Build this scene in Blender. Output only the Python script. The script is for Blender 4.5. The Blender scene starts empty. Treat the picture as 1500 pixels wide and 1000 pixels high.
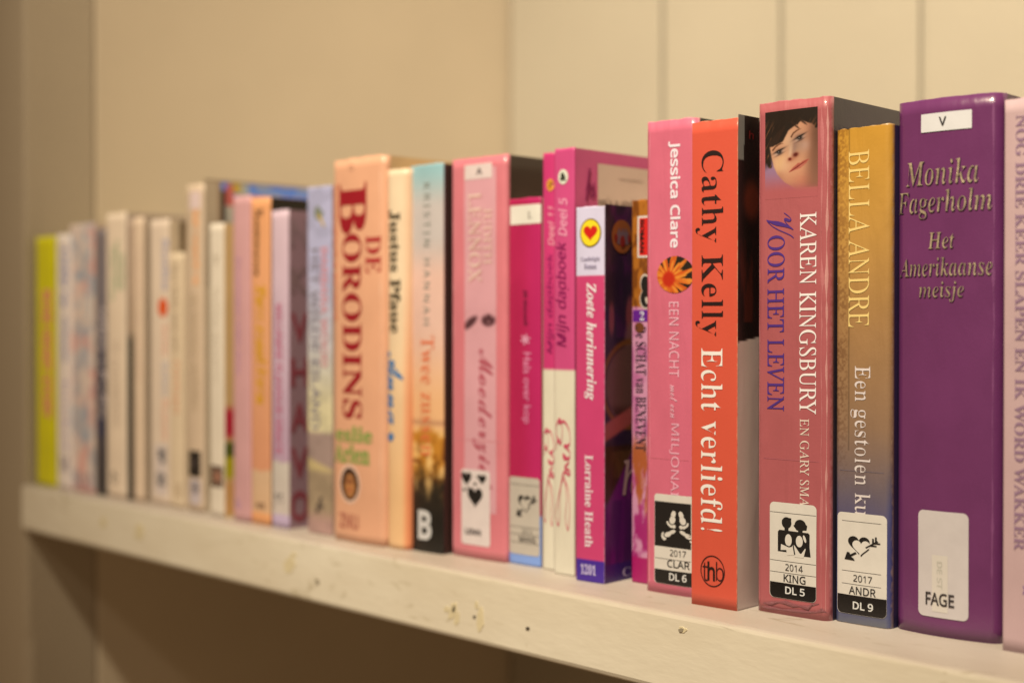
import bpy, bmesh, math, random
import numpy as np
from mathutils import Vector, Matrix
random.seed(4); rng = np.random.RandomState(7)
S = bpy.context.scene; COL = S.collection

# ------------------------------------------------------------ camera, world, lamps, exposure
FOC = 2070.0                      # focal length in photo pixels (1500 wide)
CZ = 0.117                        # camera height above the shelf top (metres)
ANG = math.atan2(1905, 2070); PITCH = math.atan(24 / FOC)
RIGHT = np.array([math.sin(ANG), math.cos(ANG), 0.0])
FWD = np.array([-math.cos(ANG), math.sin(ANG), 0.0]) * math.cos(PITCH) + np.array([0, 0, -math.sin(PITCH)])
UP = np.cross(RIGHT, FWD); ORG = np.array([0, 0, CZ])
cam = bpy.data.cameras.new('camera'); co = bpy.data.objects.new('camera', cam); COL.objects.link(co)
M = Matrix.Identity(4)
for i in range(3):
    M[i][0], M[i][1], M[i][2], M[i][3] = RIGHT[i], UP[i], -FWD[i], ORG[i]
co.matrix_world = M
cam.sensor_width = 36; cam.lens = FOC / 1500 * 36; cam.clip_start = 0.01; cam.clip_end = 50
cam.dof.use_dof = True; cam.dof.focus_distance = 0.565; cam.dof.aperture_fstop = 4.7; cam.dof.aperture_blades = 7
S.camera = co
w = bpy.data.worlds.new('World'); S.world = w; w.use_nodes = True
w.node_tree.nodes['Background'].inputs[0].default_value = (1.0, 0.62, 0.31, 1)
w.node_tree.nodes['Background'].inputs[1].default_value = 0.22
def lamp(name, loc, target, size, power, color, cone=80):
    l = bpy.data.lights.new(name, 'SPOT'); l.shadow_soft_size = size; l.energy = power; l.color = color
    l.spot_size = math.radians(cone); l.spot_blend = 1.0
    o = bpy.data.objects.new(name, l); o.location = loc
    o.rotation_euler = (Vector(target) - Vector(loc)).to_track_quat('-Z', 'Y').to_euler()
    COL.objects.link(o)
LAMP = np.array([.055, -.852, 2.03]); AIM = np.array([-.62, 1.293, -.117]); CONE = .340; WATT = 530.0
lamp('ceiling_spot', tuple(LAMP), tuple(AIM), 0.07, WATT, (1.0, 0.84, 0.585), math.degrees(CONE) * 2)
lamp('far_ceiling_spot', (0.55, -1.25, 1.65), (-0.6, 0.6, 0.0), 0.06, 20, (1.0, 0.815, 0.575), 90)
S.view_settings.view_transform = 'Standard'; S.view_settings.look = 'None'
S.view_settings.exposure = 0; S.view_settings.gamma = 1

# ------------------------------------------------------------ measuring helpers
def ray(x, y): return FWD + RIGHT * (x - 750) / FOC + UP * (500 - y) / FOC
def on_y(x, y, Y): d = ray(x, y); return ORG + d * (Y / d[1])
def on_x(x, y, X): d = ray(x, y); return ORG + d * (X / d[0])
def lin(c): c = np.asarray(c, float) / 255; return np.where(c <= .04045, c / 12.92, ((c + .055) / 1.055) ** 2.4)
def fall(x):                      # how brightly the ceiling spot lights a book spine at photo column x (white = 1)
    d = LAMP - on_y(x, 560, .46); r = np.linalg.norm(d); a = (AIM - LAMP) / np.linalg.norm(AIM - LAMP)
    m = min(1, max(0, (float(-d @ a) / r - math.cos(CONE)) / (1 - math.cos(CONE)))); m = m * m * (3 - 2 * m)
    return WATT / 39.48 * (-d[1] / r) / r ** 2 * m + .14
def A(rgb, px=1200):              # paint colour of a thing that the lamp shows as rgb at photo column px
    a = lin(rgb) / (np.array([1.0, .81, .535]) * 1.08 * fall(px))
    return tuple(np.clip(a, .004, .88))
# ------------------------------------------------------------ materials
def nt(m): return m.node_tree.nodes, m.node_tree.links
_mats = {}
def mat(name, color, rough=.45, coat=0, var=.06, vscale=60, bump=.05, bscale=900, metal=0, edge=None, stretch=(1, 1, 1), spec=.5, stops=None, h=1, attr=False, wv=0):
    key = (name, tuple(np.round(color, 4)) if color is not None else None, rough, coat, var, bump, attr, repr(edge), repr(stops), wv)
    if key in _mats: return _mats[key]
    m = bpy.data.materials.new(name); m.use_nodes = True; N, L = nt(m); b = N['Principled BSDF']
    b.inputs['Roughness'].default_value = rough; b.inputs['Metallic'].default_value = metal
    b.inputs['Coat Weight'].default_value = coat; b.inputs['Coat Roughness'].default_value = .12
    b.inputs['Specular IOR Level'].default_value = spec
    tc = N.new('ShaderNodeTexCoord'); mp = N.new('ShaderNodeMapping'); mp.inputs['Scale'].default_value = stretch
    L.new(tc.outputs['Object'], mp.inputs[0])
    oi = N.new('ShaderNodeObjectInfo')
    n1 = N.new('ShaderNodeTexNoise'); n1.inputs['Scale'].default_value = vscale; n1.inputs['Detail'].default_value = 5; L.new(mp.outputs[0], n1.inputs[0])
    if attr:
        src = N.new('ShaderNodeAttribute'); src.attribute_name = 'Col'; out = src.outputs['Color']
    elif stops:
        sp = N.new('ShaderNodeSeparateXYZ'); L.new(tc.outputs['Object'], sp.inputs[0])
        mr = N.new('ShaderNodeMapRange'); mr.inputs[2].default_value = h; L.new(sp.outputs[2], mr.inputs[0])
        ad = N.new('ShaderNodeMath'); ad.operation = 'MULTIPLY_ADD'; ad.inputs[1].default_value = .05; L.new(n1.outputs[0], ad.inputs[0]); L.new(mr.outputs[0], ad.inputs[2])
        cr = N.new('ShaderNodeValToRGB'); el = cr.color_ramp.elements
        while len(el) < len(stops): el.new(.5)
        for e, (p, c) in zip(el, sorted(stops)): e.position = min(1, p + .025); e.color = (*c, 1)
        L.new(ad.outputs[0], cr.inputs[0]); out = cr.outputs[0]
    else:
        rgb = N.new('ShaderNodeRGB'); rgb.outputs[0].default_value = (*color, 1); out = rgb.outputs[0]
    hsv = N.new('ShaderNodeHueSaturation'); mr2 = N.new('ShaderNodeMapRange')
    mr2.inputs[1].default_value = .25; mr2.inputs[2].default_value = .75; mr2.inputs[3].default_value = 1 - var; mr2.inputs[4].default_value = 1 + var
    L.new(n1.outputs[0], mr2.inputs[0]); L.new(mr2.outputs[0], hsv.inputs['Value']); L.new(out, hsv.inputs['Color']); out = hsv.outputs[0]
    if edge:                      # worn light edges of a spine: (width of the spine, height, colour, wear width)
        W, H, ec, ew = edge
        sp = N.new('ShaderNodeSeparateXYZ'); L.new(tc.outputs['Object'], sp.inputs[0])
        def m_(op, a, b_):
            q = N.new('ShaderNodeMath'); q.operation = op
            for k, v in enumerate((a, b_)):
                if isinstance(v, (int, float)): q.inputs[k].default_value = v
                else: L.new(v, q.inputs[k])
            return q.outputs[0]
        ns = N.new('ShaderNodeTexNoise'); ns.inputs['Scale'].default_value = 420; ns.inputs['Detail'].default_value = 6; L.new(tc.outputs['Object'], ns.inputs[0])
        d = m_('MINIMUM', m_('MINIMUM', sp.outputs[0], m_('SUBTRACT', W, sp.outputs[0])), m_('MINIMUM', m_('SUBTRACT', H, sp.outputs[2]), m_('MULTIPLY', sp.outputs[2], 1.3)))
        d2 = m_('DIVIDE', d, ew); q = m_('ADD', d2, m_('MULTIPLY', m_('SUBTRACT', ns.outputs[0], .5), 2.4))
        k = N.new('ShaderNodeMapRange'); k.inputs[1].default_value = .1; k.inputs[2].default_value = .9; k.inputs[3].default_value = .6; k.inputs[4].default_value = 0; L.new(q, k.inputs[0])
        mx = N.new('ShaderNodeMix'); mx.data_type = 'RGBA'; L.new(k.outputs[0], mx.inputs[0]); L.new(out, mx.inputs[6]); mx.inputs[7].default_value = (*ec, 1); out = mx.outputs[2]
    L.new(out, b.inputs['Base Color'])
    if bump:
        n2 = N.new('ShaderNodeTexNoise'); n2.inputs['Scale'].default_value = bscale; n2.inputs['Detail'].default_value = 4; L.new(mp.outputs[0], n2.inputs[0])
        bp = N.new('ShaderNodeBump'); bp.inputs['Strength'].default_value = bump; bp.inputs['Distance'].default_value = .001; L.new(n2.outputs[0], bp.inputs['Height'])
        last = bp
        if wv:
            n3 = N.new('ShaderNodeTexNoise'); n3.inputs['Scale'].default_value = 45; n3.inputs['Detail'].default_value = 3; n3.inputs['Distortion'].default_value = .6
            mp3 = N.new('ShaderNodeMapping'); mp3.inputs['Scale'].default_value = (2.2, 1, .45); L.new(tc.outputs['Object'], mp3.inputs[0]); L.new(mp3.outputs[0], n3.inputs[0])
            b3 = N.new('ShaderNodeBump'); b3.inputs['Strength'].default_value = wv; b3.inputs['Distance'].default_value = .002; L.new(n3.outputs[0], b3.inputs['Height']); L.new(bp.outputs[0], b3.inputs['Normal']); last = b3
            L.new(b3.outputs[0], b.inputs['Coat Normal'])
        L.new(last.outputs[0], b.inputs['Normal'])
        rr = N.new('ShaderNodeMapRange'); rr.inputs[3].default_value = rough * .8; rr.inputs[4].default_value = min(1, rough * 1.25); L.new(n1.outputs[0], rr.inputs[0]); L.new(rr.outputs[0], b.inputs['Roughness'])
    _mats[key] = m
    return m
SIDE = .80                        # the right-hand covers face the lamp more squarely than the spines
def ink(name, rgb, px=1200, f=1, **k):
    k.setdefault('rough', .5); k.setdefault('bump', 0); k.setdefault('var', .05)
    return mat(name, tuple(c * f for c in A(rgb, px)), **k)

# ------------------------------------------------------------ mesh helpers
def make(name, verts, faces, m, parent=None, smooth=False, loc=None):
    me = bpy.data.meshes.new(name); me.from_pydata([tuple(map(float, v)) for v in verts], [], faces)
    me.materials.append(m); me.update()
    if smooth: me.polygons.foreach_set('use_smooth', [True] * len(me.polygons))
    o = bpy.data.objects.new(name, me); COL.objects.link(o)
    if parent: o.parent = parent
    if loc is not None: o.location = loc
    return o
def box(name, a, b, m, parent=None, bev=0, seg=2):
    (x0, y0, z0), (x1, y1, z1) = a, b
    v = [(x, y, z) for x in (x0, x1) for y in (y0, y1) for z in (z0, z1)]
    o = make(name, v, [(0, 1, 3, 2), (4, 6, 7, 5), (0, 4, 5, 1), (2, 3, 7, 6), (0, 2, 6, 4), (1, 5, 7, 3)], m, parent)
    if bev:
        q = o.modifiers.new('bevel', 'BEVEL'); q.width = bev; q.segments = seg; q.limit_method = 'ANGLE'
    return o
def thing(name, label, cat, loc, rz=0, group=None):
    o = bpy.data.objects.new(name, None); COL.objects.link(o); o.location = loc; o.rotation_euler = (0, 0, rz)
    o.empty_display_size = .02; o['label'] = label; o['category'] = cat
    if group: o['group'] = group
    return o
_G = {}
def fbm(x, y, seed=0, oct=5):
    out = 0; amp = 1; tot = 0
    if seed not in _G: r = np.random.RandomState(seed); _G[seed] = [r.rand(64, 64) for _ in range(6)]
    for k in range(oct):
        f = 2 ** k; g = _G[seed][k]; xs = (np.asarray(x) * f) % 64; ys = (np.asarray(y) * f) % 64
        i = xs.astype(int) % 64; j = ys.astype(int) % 64; fx = xs - np.floor(xs); fy = ys - np.floor(ys)
        fx = fx * fx * (3 - 2 * fx); fy = fy * fy * (3 - 2 * fy); i1 = (i + 1) % 64; j1 = (j + 1) % 64
        out = out + amp * ((g[i, j] * (1 - fx) + g[i1, j] * fx) * (1 - fy) + (g[i, j1] * (1 - fx) + g[i1, j1] * fx) * fy); tot += amp; amp *= .5
    return out / tot
# ---- lettering: glyph outlines as flat meshes, normalised to the unit square
ST = {'serifb': (0x1D400, 0x1D7CE), 'ital': (0x1D434, None), 'bital': (0x1D468, None), 'script': (0x1D4D0, None), 'sansb': (0x1D5D4, 0x1D7EC), 'sans': (0x1D5A0, 0x1D7E2), 'mono': (0x1D670, 0x1D7F6), 'sansi': (0x1D608, None)}
def glyphs(s, style='plain', off=0.0, unshear=0.0, space=1.0, thin=0.0):
    if style == 'sansb': style, off = 'sans', off + .021
    if style == 'sansi': style, unshear = 'sans', unshear - .2
    t = ''
    b, dg = ST.get(style, (None, None))
    for c in s:
        if b and 'A' <= c <= 'Z': t += chr(b + ord(c) - 65)
        elif b and 'a' <= c <= 'z': t += '\u210e' if (style == 'ital' and c == 'h') else chr(b + 26 + ord(c) - 97)
        elif dg and c.isdigit(): t += chr(dg + int(c))
        else: t += c
    cu = bpy.data.curves.new('glyphs', 'FONT'); cu.body = t; cu.offset = off; cu.resolution_u = 4; cu.space_character = space
    o = bpy.data.objects.new('glyphs', cu); me = o.to_mesh()
    me = me
    v = np.array([p.co[:2] for p in me.vertices]); f = [tuple(p.vertices) for p in me.polygons]
    o.to_mesh_clear(); bpy.data.objects.remove(o); bpy.data.curves.remove(cu)
    if thin:                      # slimmer stems: move the outline sideways only, hairlines keep their thickness
        from collections import Counter
        ec = Counter(); de = {}
        for q in f:
            for a, b in zip(q, q[1:] + q[:1]): ec[(min(a, b), max(a, b))] += 1; de[(min(a, b), max(a, b))] = (a, b)
        nx = np.zeros(len(v)); nn = np.zeros((len(v), 2))
        for e, c in ec.items():
            if c == 1:
                a, b = de[e]; d = v[b] - v[a]; L_ = np.hypot(*d) or 1; n_ = np.array([d[1], -d[0]]) / L_; nn[a] += n_; nn[b] += n_
        ln = np.hypot(nn[:, 0], nn[:, 1]); ln[ln == 0] = 1; sg = 0; v[:, 0] -= thin * nn[:, 0] / ln
    v[:, 0] -= v[:, 1] * unshear
    v -= v.min(0); v /= np.maximum(v.max(0), 1e-6)
    return v, f
def poly_mesh(polys):
    """polys: list of outlines in the unit square (y up) -> verts, tris"""
    from mathutils.geometry import tessellate_polygon
    V, F = [], []
    for p in polys:
        tr = tessellate_polygon([[Vector((x, y, 0)) for x, y in p]]); n = len(V); V += list(p)
        for a, b, c in tr:
            (x1, y1), (x2, y2), (x3, y3) = p[a], p[b], p[c]
            F.append((n + a, n + b, n + c) if (x2 - x1) * (y3 - y1) - (x3 - x1) * (y2 - y1) > 0 else (n + a, n + c, n + b))
    return np.array(V, float), F
def ell(cx, cy, rx, ry, rot=0, n=22, a0=0, a1=360):
    r = math.radians(rot); out = []
    for k in range(n if a1 - a0 >= 360 else n + 1):
        t = math.radians(a0 + (a1 - a0) * k / n); x, y = rx * math.cos(t), ry * math.sin(t)
        out.append((cx + x * math.cos(r) - y * math.sin(r), cy + x * math.sin(r) + y * math.cos(r)))
    return out
def line(pts, wd):                # a pen stroke as quads and round joints
    out = []
    for (x0, y0), (x1, y1) in zip(pts, pts[1:]):
        d = math.hypot(x1 - x0, y1 - y0) or 1; nx, ny = -(y1 - y0) / d * wd / 2, (x1 - x0) / d * wd / 2
        out.append([(x0 + nx, y0 + ny), (x0 - nx, y0 - ny), (x1 - nx, y1 - ny), (x1 + nx, y1 + ny)])
    return out
def ring(cx, cy, rx, ry, wd, n=36):
    out = []
    for k in range(n):
        a, b = 2 * math.pi * k / n, 2 * math.pi * (k + 1) / n
        out.append([(cx + (rx - wd) * math.cos(a), cy + (ry - wd) * math.sin(a)), (cx + rx * math.cos(a), cy + ry * math.sin(a)), (cx + rx * math.cos(b), cy + ry * math.sin(b)), (cx + (rx - wd) * math.cos(b), cy + (ry - wd) * math.sin(b))])
    return out
def heart(cx, cy, sx, sy, n=40):
    out = []
    for k in range(n):
        t = 2 * math.pi * k / n
        x = 16 * math.sin(t) ** 3; y = 13 * math.cos(t) - 5 * math.cos(2 * t) - 2 * math.cos(3 * t) - math.cos(4 * t)
        out.append((cx + sx * x / 32, cy + sy * (y + 2.5) / 29))
    return out

# ------------------------------------------------------------ the setting
SHELF_Y = .4365; XW = -1.0065
wall_paint = lambda n, c, **k: mat(n, c, rough=.55, var=.045, vscale=7, bump=.25, bscale=160, **k)
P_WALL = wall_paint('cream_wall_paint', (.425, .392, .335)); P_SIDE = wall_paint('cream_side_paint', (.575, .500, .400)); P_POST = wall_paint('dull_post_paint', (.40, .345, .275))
YB = float(on_x(745, 200, XW)[1])
bw = bpy.data.objects.new('back_wall', None); COL.objects.link(bw); bw['kind'] = 'structure'; bw.location = (0, YB, 0)
box('wall_backing', (XW, .0066, -1.0), (1.0, .03, 1.1), P_WALL, bw)
grooves = [float(on_y(x, 100, YB)[0]) for x in (970, 1145, 1350)]; pw = (grooves[2] - grooves[0]) / 2
xs = [grooves[0] + pw * k for k in range(0, 16)]; xs = [XW] + [x for x in xs if x > XW + .03 and x < 1.0] + [1.0]
for a, b in zip(xs, xs[1:]):
    o = box('plank', (a + .0030, 0, -1.0), (b - .0030, 0.0065, 1.1), P_WALL, bw, bev=.0016, seg=3)
post_back = float(on_x(140, 500, XW)[1]); post_front = float(on_x(35, 500, XW)[1])
sw = box('side_wall', (XW - .03, post_back, -1.0), (XW, YB + .03, 1.1), P_SIDE, bev=.003); sw['kind'] = 'structure'
# corner post: chipped front arris
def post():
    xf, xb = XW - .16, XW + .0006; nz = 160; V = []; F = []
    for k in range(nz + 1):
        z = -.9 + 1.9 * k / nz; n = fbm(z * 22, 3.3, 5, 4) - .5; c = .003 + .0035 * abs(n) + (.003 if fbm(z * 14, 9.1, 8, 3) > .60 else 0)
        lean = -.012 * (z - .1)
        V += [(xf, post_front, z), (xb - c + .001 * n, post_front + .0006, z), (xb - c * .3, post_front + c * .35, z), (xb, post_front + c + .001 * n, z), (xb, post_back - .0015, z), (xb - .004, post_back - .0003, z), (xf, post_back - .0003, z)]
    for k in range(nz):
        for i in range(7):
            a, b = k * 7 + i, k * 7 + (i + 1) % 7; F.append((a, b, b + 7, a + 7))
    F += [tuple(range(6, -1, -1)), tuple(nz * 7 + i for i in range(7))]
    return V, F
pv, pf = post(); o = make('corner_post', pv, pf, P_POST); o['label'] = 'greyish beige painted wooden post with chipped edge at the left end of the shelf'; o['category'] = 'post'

# shelf board: worn white paint, brush marks, rounded arris
def shelf_mat():
    m = bpy.data.materials.new('worn_white_shelf_paint'); m.use_nodes = True; N, L = nt(m); b = N['Principled BSDF']; b.inputs['Roughness'].default_value = .5
    tc = N.new('ShaderNodeTexCoord'); mp = N.new('ShaderNodeMapping'); mp.inputs['Scale'].default_value = (.35, 1, 1); L.new(tc.outputs['Object'], mp.inputs[0])
    def noise(s, d=6, v=None, dist=0):
        n = N.new('ShaderNodeTexNoise'); n.inputs['Scale'].default_value = s; n.inputs['Detail'].default_value = d; n.inputs['Distortion'].default_value = dist; L.new((v or mp).outputs[0], n.inputs[0]); return n
    base = N.new('ShaderNodeValToRGB'); e = base.color_ramp.elements; e[0].position = .3; e[0].color = (.70, .655, .57, 1); e[1].position = .68; e[1].color = (.80, .775, .71, 1)
    L.new(noise(24).outputs[0], base.inputs[0])
    mk = N.new('ShaderNodeMapRange'); mk.inputs[1].default_value = .60; mk.inputs[2].default_value = .68; mk.inputs[4].default_value = .55; L.new(noise(150, 8, dist=1.2).outputs[0], mk.inputs[0])
    mk2 = N.new('ShaderNodeMapRange'); mk2.inputs[1].default_value = .44; mk2.inputs[2].default_value = .58; L.new(noise(19, 2).outputs[0], mk2.inputs[0])
    mu = N.new('ShaderNodeMath'); mu.operation = 'MULTIPLY'; L.new(mk.outputs[0], mu.inputs[0]); L.new(mk2.outputs[0], mu.inputs[1])
    mx = N.new('ShaderNodeMix'); mx.data_type = 'RGBA'; L.new(mu.outputs[0], mx.inputs[0]); L.new(base.outputs[0], mx.inputs[6]); mx.inputs[7].default_value = (.47, .42, .31, 1)
    # pinkish top face, its colour darkened to offset the steep lamp
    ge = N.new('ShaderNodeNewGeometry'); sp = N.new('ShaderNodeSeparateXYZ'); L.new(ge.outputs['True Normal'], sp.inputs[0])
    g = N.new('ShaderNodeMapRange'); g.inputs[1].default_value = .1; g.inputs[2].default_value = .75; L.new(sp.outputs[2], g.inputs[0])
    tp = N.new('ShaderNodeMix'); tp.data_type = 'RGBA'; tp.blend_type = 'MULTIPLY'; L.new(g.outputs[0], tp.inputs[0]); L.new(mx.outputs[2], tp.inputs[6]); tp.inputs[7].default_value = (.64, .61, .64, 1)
    L.new(tp.outputs[2], b.inputs['Base Color'])
    ad = N.new('ShaderNodeMath'); ad.operation = 'MULTIPLY_ADD'; ad.inputs[1].default_value = .35; L.new(noise(420, 5).outputs[0], ad.inputs[0]); L.new(noise(90, 6).outputs[0], ad.inputs[2])
    bp = N.new('ShaderNodeBump'); bp.inputs['Strength'].default_value = .26; bp.inputs['Distance'].default_value = .0010; L.new(ad.outputs[0], bp.inputs['Height']); L.new(bp.outputs[0], b.inputs['Normal'])
    return m
P_SHELF = shelf_mat()
TH = float(CZ * 0 + (on_y(500, 782 + .1975 * 100, SHELF_Y)[2] - on_y(500, 868 + .253 * 100, SHELF_Y)[2]))
def front_dy(x): return .0009 * (fbm(x * 9, 4.4, 3, 3) - .5) + .0005 * (fbm(x * 60, 1.7, 2, 4) - .5)
def shelf():
    x0, x1 = XW + .001, .75; nx = 420; V = []; F = []
    prof = [(YB - .001 - SHELF_Y, 0), (.10, 0), (.02, 0), (.0022, 0), (.0013, -.0002), (.0006, -.0006), (.0002, -.0013), (0, -.0022), (0, -.010), (0, -.017), (0, -.024), (0, -TH + .0025), (.0006, -TH + .0010), (.0022, -TH), (.02, -TH), (YB - .001 - SHELF_Y, -TH)]
    n = len(prof)
    for k in range(nx + 1):
        x = x0 + (x1 - x0) * k / nx
        j = fbm(x * 60, 1.7, 2, 4) - .5; j2 = fbm(x * 9, 4.4, 3, 3) - .5
        for i, (y, z) in enumerate(prof):
            dy = dz = 0
            if 3 <= i <= 12: dy = front_dy(x)
            if 3 <= i <= 6: dy += .0010 * j; dz = -.0008 * abs(j)
            V.append((x, SHELF_Y + y + dy, z + dz))
    for k in range(nx):
        for i in range(n):
            a, b = k * n + i, k * n + (i + 1) % n; F.append((a, a + n, b + n, b))
    F += [tuple(range(n)), tuple(nx * n + i for i in range(n - 1, -1, -1))]
    return V, F
v, f = shelf(); SH = make('shelf_board', v, f, P_SHELF)
SH['label'] = 'long worn white painted wooden shelf board carrying the row of books'; SH['category'] = 'shelf'
def chip(name, pts, m, lift=.0012):   # pts in photo pixels on the shelf's front face
    c = np.mean(pts, 0); V = [on_y(x, y, SHELF_Y - lift) for x, y in pts]; V.append(on_y(*c, SHELF_Y - lift)); n = len(pts)
    # (a flake with a real rim)
    V = [p + np.array([0, front_dy(p[0]), 0]) for p in V]; B = [p + np.array([0, .0022, 0]) for p in V[:-1]]; V = V + B; F = [(i, n, (i + 1) % n) for i in range(n)] + [(i, (i + 1) % n, n + 1 + (i + 1) % n, n + 1 + i) for i in range(n)]
    return make(name, V, F, m, SH)
def blob(cx, cy, rx, ry, n=14, s=0, rot=0):
    r = np.random.RandomState(s); q = ell(cx, cy, rx, ry, rot, n); return [(cx + (x - cx) * (k := .75 + .45 * r.rand()), cy + (y - cy) * k) for x, y in q]
M_YEL = mat('old_yellow_paint', (.70, .64, .47), rough=.6, var=.10, bump=.2); M_HOLE = mat('dark_bare_hole', (.05, .04, .03), rough=.9, bump=0); M_GREY = mat('grey_bruise', (.30, .27, .22), rough=.8)
for a in [(663, 893, 6, 13, 3, 12), (669, 905, 4, 10, 5, 10), (703, 906, 6, 17, 7, 3), (697, 886, 2.5, 6, 8, 0), (424, 827, 9, 13, 2, 15), (430, 812, 4, 4, 6, 0), (203, 778, 6, 12, 4, 0), (150, 765, 5, 9, 9, 0), (1000, 922, 6, 4, 11, 20), (654, 892, 4, 5, 21, 0)]:
    chip('paint_stain', blob(a[0], a[1], a[2], a[3], 14, a[4], a[5]), M_YEL, .00022)
for a in [(772, 920, 3, 2.6, 1, 0), (694, 903, 2, 2, 2, 0), (664.5, 891, 1.6, 6, 3, 8), (997, 922, 3.6, 3, 4, -20), (465, 851, 3, 4, 5, 0)]:
    chip('paint_chip', blob(a[0], a[1], a[2], a[3], 10, a[4], a[5]), M_HOLE if a[0] in (772, 664.5, 694) else M_GREY, .0004)
# ------------------------------------------------------------ books
M_PAGE = mat('page_paper', (.62, .56, .45), rough=.8, var=.12, vscale=900, stretch=(8, 8, .02), bump=.3)
def slices(V, F, ax, k, kv):
    bm = bmesh.new(); vs = [bm.verts.new((x, y, 0)) for x, y in V]
    for f in F:
        try: bm.faces.new([vs[i] for i in f])
        except ValueError: pass
    for a_, n in ((ax, k), (1 - ax, kv)):
        for i in range(1, n):
            co = [0, 0, 0]; no = [0, 0, 0]; co[a_] = i / n; no[a_] = 1
            bmesh.ops.bisect_plane(bm, geom=bm.verts[:] + bm.edges[:] + bm.faces[:], plane_co=co, plane_no=no, dist=1e-7)
    bm.verts.index_update(); V = np.array([v.co[:2] for v in bm.verts]); F = [tuple(v.index for v in f.verts) for f in bm.faces]; bm.free()
    return V, F
class Book:
    def __init__(s, label, xl, xr, Y, ytop, rgb, yaw=2, D=.128, r=.001, bulge=.0004, front=None, back=None, name='paperback_book', cat='book', film=False, edge=None, ew=.0006, ybot=None, paint=None, nu=18, nv=40, topj=.0004, stops=None, wob=.00015, rough=.42, w=None, frontmat=None, lean=0, wv=None, var=.05):
        s.px = (xl + xr) / 2; yb = 476 + (.1975 * (xl - 400) + 782 - 476) * (.0 + SHELF_Y / Y) ** 1.0 if ybot is None else ybot
        p = on_y(xl, yb, Y); s.yaw = math.radians(yaw); s.c, s.s_ = math.cos(s.yaw), math.sin(s.yaw)
        s.o = np.array([p[0], Y, 0.0]); s.x = np.array([s.c, s.s_, 0]); s.y = np.array([-s.s_, s.c, 0])
        s.w = w or s.uv(xr, yb + 8)[0]; s.r, s.b, s.D, s.wob = r, bulge, D, wob
        s.h = s.uv(xl, ytop)[1]; s.seed = int(xl) % 50
        s.T = thing(name, label, cat, tuple(s.o), s.yaw, 'books standing in a row on the shelf')
        coat = .55 if film else .12; s.film = film
        if wv is None: wv = .35 if film else .12
        base = A(rgb, s.px) if rgb is not None else None
        ec = A(edge, s.px) if edge else None
        kw = dict(rough=rough, coat=coat, edge=(s.w, s.h, ec, ew) if ec else None, wv=wv, var=var)
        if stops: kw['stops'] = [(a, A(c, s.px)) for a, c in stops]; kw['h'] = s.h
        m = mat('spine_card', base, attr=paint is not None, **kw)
        s.m = m
        us = np.unique(np.concatenate([np.linspace(0, max(s.r, 1e-4), 6), np.linspace(s.r, s.w - s.r, nu), np.linspace(s.w - s.r, s.w, 6)]).round(7)); vs = np.linspace(0, s.h, nv)
        V = []; F = []; nU = len(us); nV = len(vs)
        for j, v_ in enumerate(vs):
            for u in us:
                vv = v_
                if j == nV - 1: vv += topj * 2 * (fbm(u * 240 + xl, 2.2, 11, 3) - .62)
                if j == 0: vv = 0
                q = s.loc(u, v_); V.append((q[0], q[1], vv))
        n0 = len(V)
        for j in range(nV):
            for i in range(nU):
                q = V[j * nU + i]; V.append((min(max(q[0], .0006), s.w - .0006), max(q[1] + .0006, .0003), q[2]))
        for j in range(nV - 1):
            for i in range(nU - 1):
                a = j * nU + i; F.append((a, a + 1, a + nU + 1, a + nU)); F.append((n0 + a, n0 + a + nU, n0 + a + nU + 1, n0 + a + 1))
        for i in range(nU - 1):
            F.append((i, n0 + i, n0 + i + 1, i + 1)); a = (nV - 1) * nU + i; F.append((a, a + 1, n0 + a + 1, n0 + a))
        for j in range(nV - 1):
            a = j * nU; F.append((a, a + nU, n0 + a + nU, n0 + a)); a += nU - 1; F.append((a, n0 + a, n0 + a + nU, a + nU))
        s.spine = make('spine', V, F, m, s.T, True)
        if paint:
            U_ = np.array([p[0] for p in V]) / s.w; V_ = np.array([p[2] for p in V]) / s.h
            s.colour(s.spine, paint(U_, V_), s.px)
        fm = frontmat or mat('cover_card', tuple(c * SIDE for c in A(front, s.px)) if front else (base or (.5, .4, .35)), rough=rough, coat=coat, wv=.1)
        bm = mat('cover_card', A(back, s.px) if back else (base or (.5, .4, .35)), rough=rough, coat=coat, wv=.1)
        box('front_cover', (s.w - .0005, s.r, 0), (s.w, D, s.h - .0003), fm, s.T)
        box('back_cover', (0, s.r, 0), (.0005, D, s.h - .0003), bm, s.T)
        box('page_block', (.0007, .0035 + s.r, .0003), (s.w - .0007, D - .001, s.h - .0008), M_PAGE, s.T)
    def loc(s, u, v, lift=0):
        r, W = s.r, s.w; y = 0
        if u < r: y = r - math.sqrt(max(0, r * r - (r - u) ** 2))
        elif u > W - r: y = r - math.sqrt(max(0, r * r - (u - W + r) ** 2))
        t = 2 * u / W - 1
        y -= s.b * (1 - t * t)
        edge = max(0, 1 - t * t)
        y -= s.wob * edge * (math.sin(v * 61 + s.seed) + .6 * math.sin(v * 143 + u * 90 + s.seed * 2))
        ny = s.b * 2 * t * 2 / W if s.b else 0
        return (u + lift * ny * .8, y - lift, v)
    def uv(s, x, y):                # photo pixel -> (u, v) on the spine plane
        d = ray(x, y); n = s.y; t = ((s.o - ORG) @ n) / (d @ n); P = ORG + d * t
        q = P - s.o; u, v = float(q @ s.x), float(P[2])
        if hasattr(s, 'h'):         # slide along the ray to the rounded surface
            for _ in range(6):
                yy = s.loc(min(max(u, .0002), s.w - .0002), v)[1]; t = ((s.o + n * yy - ORG) @ n) / (d @ n); q = ORG + d * t - s.o; u, v = float(q @ s.x), float(q[2])
            u = min(max(u, .0001), s.w - .0001)
        return u, v
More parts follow.
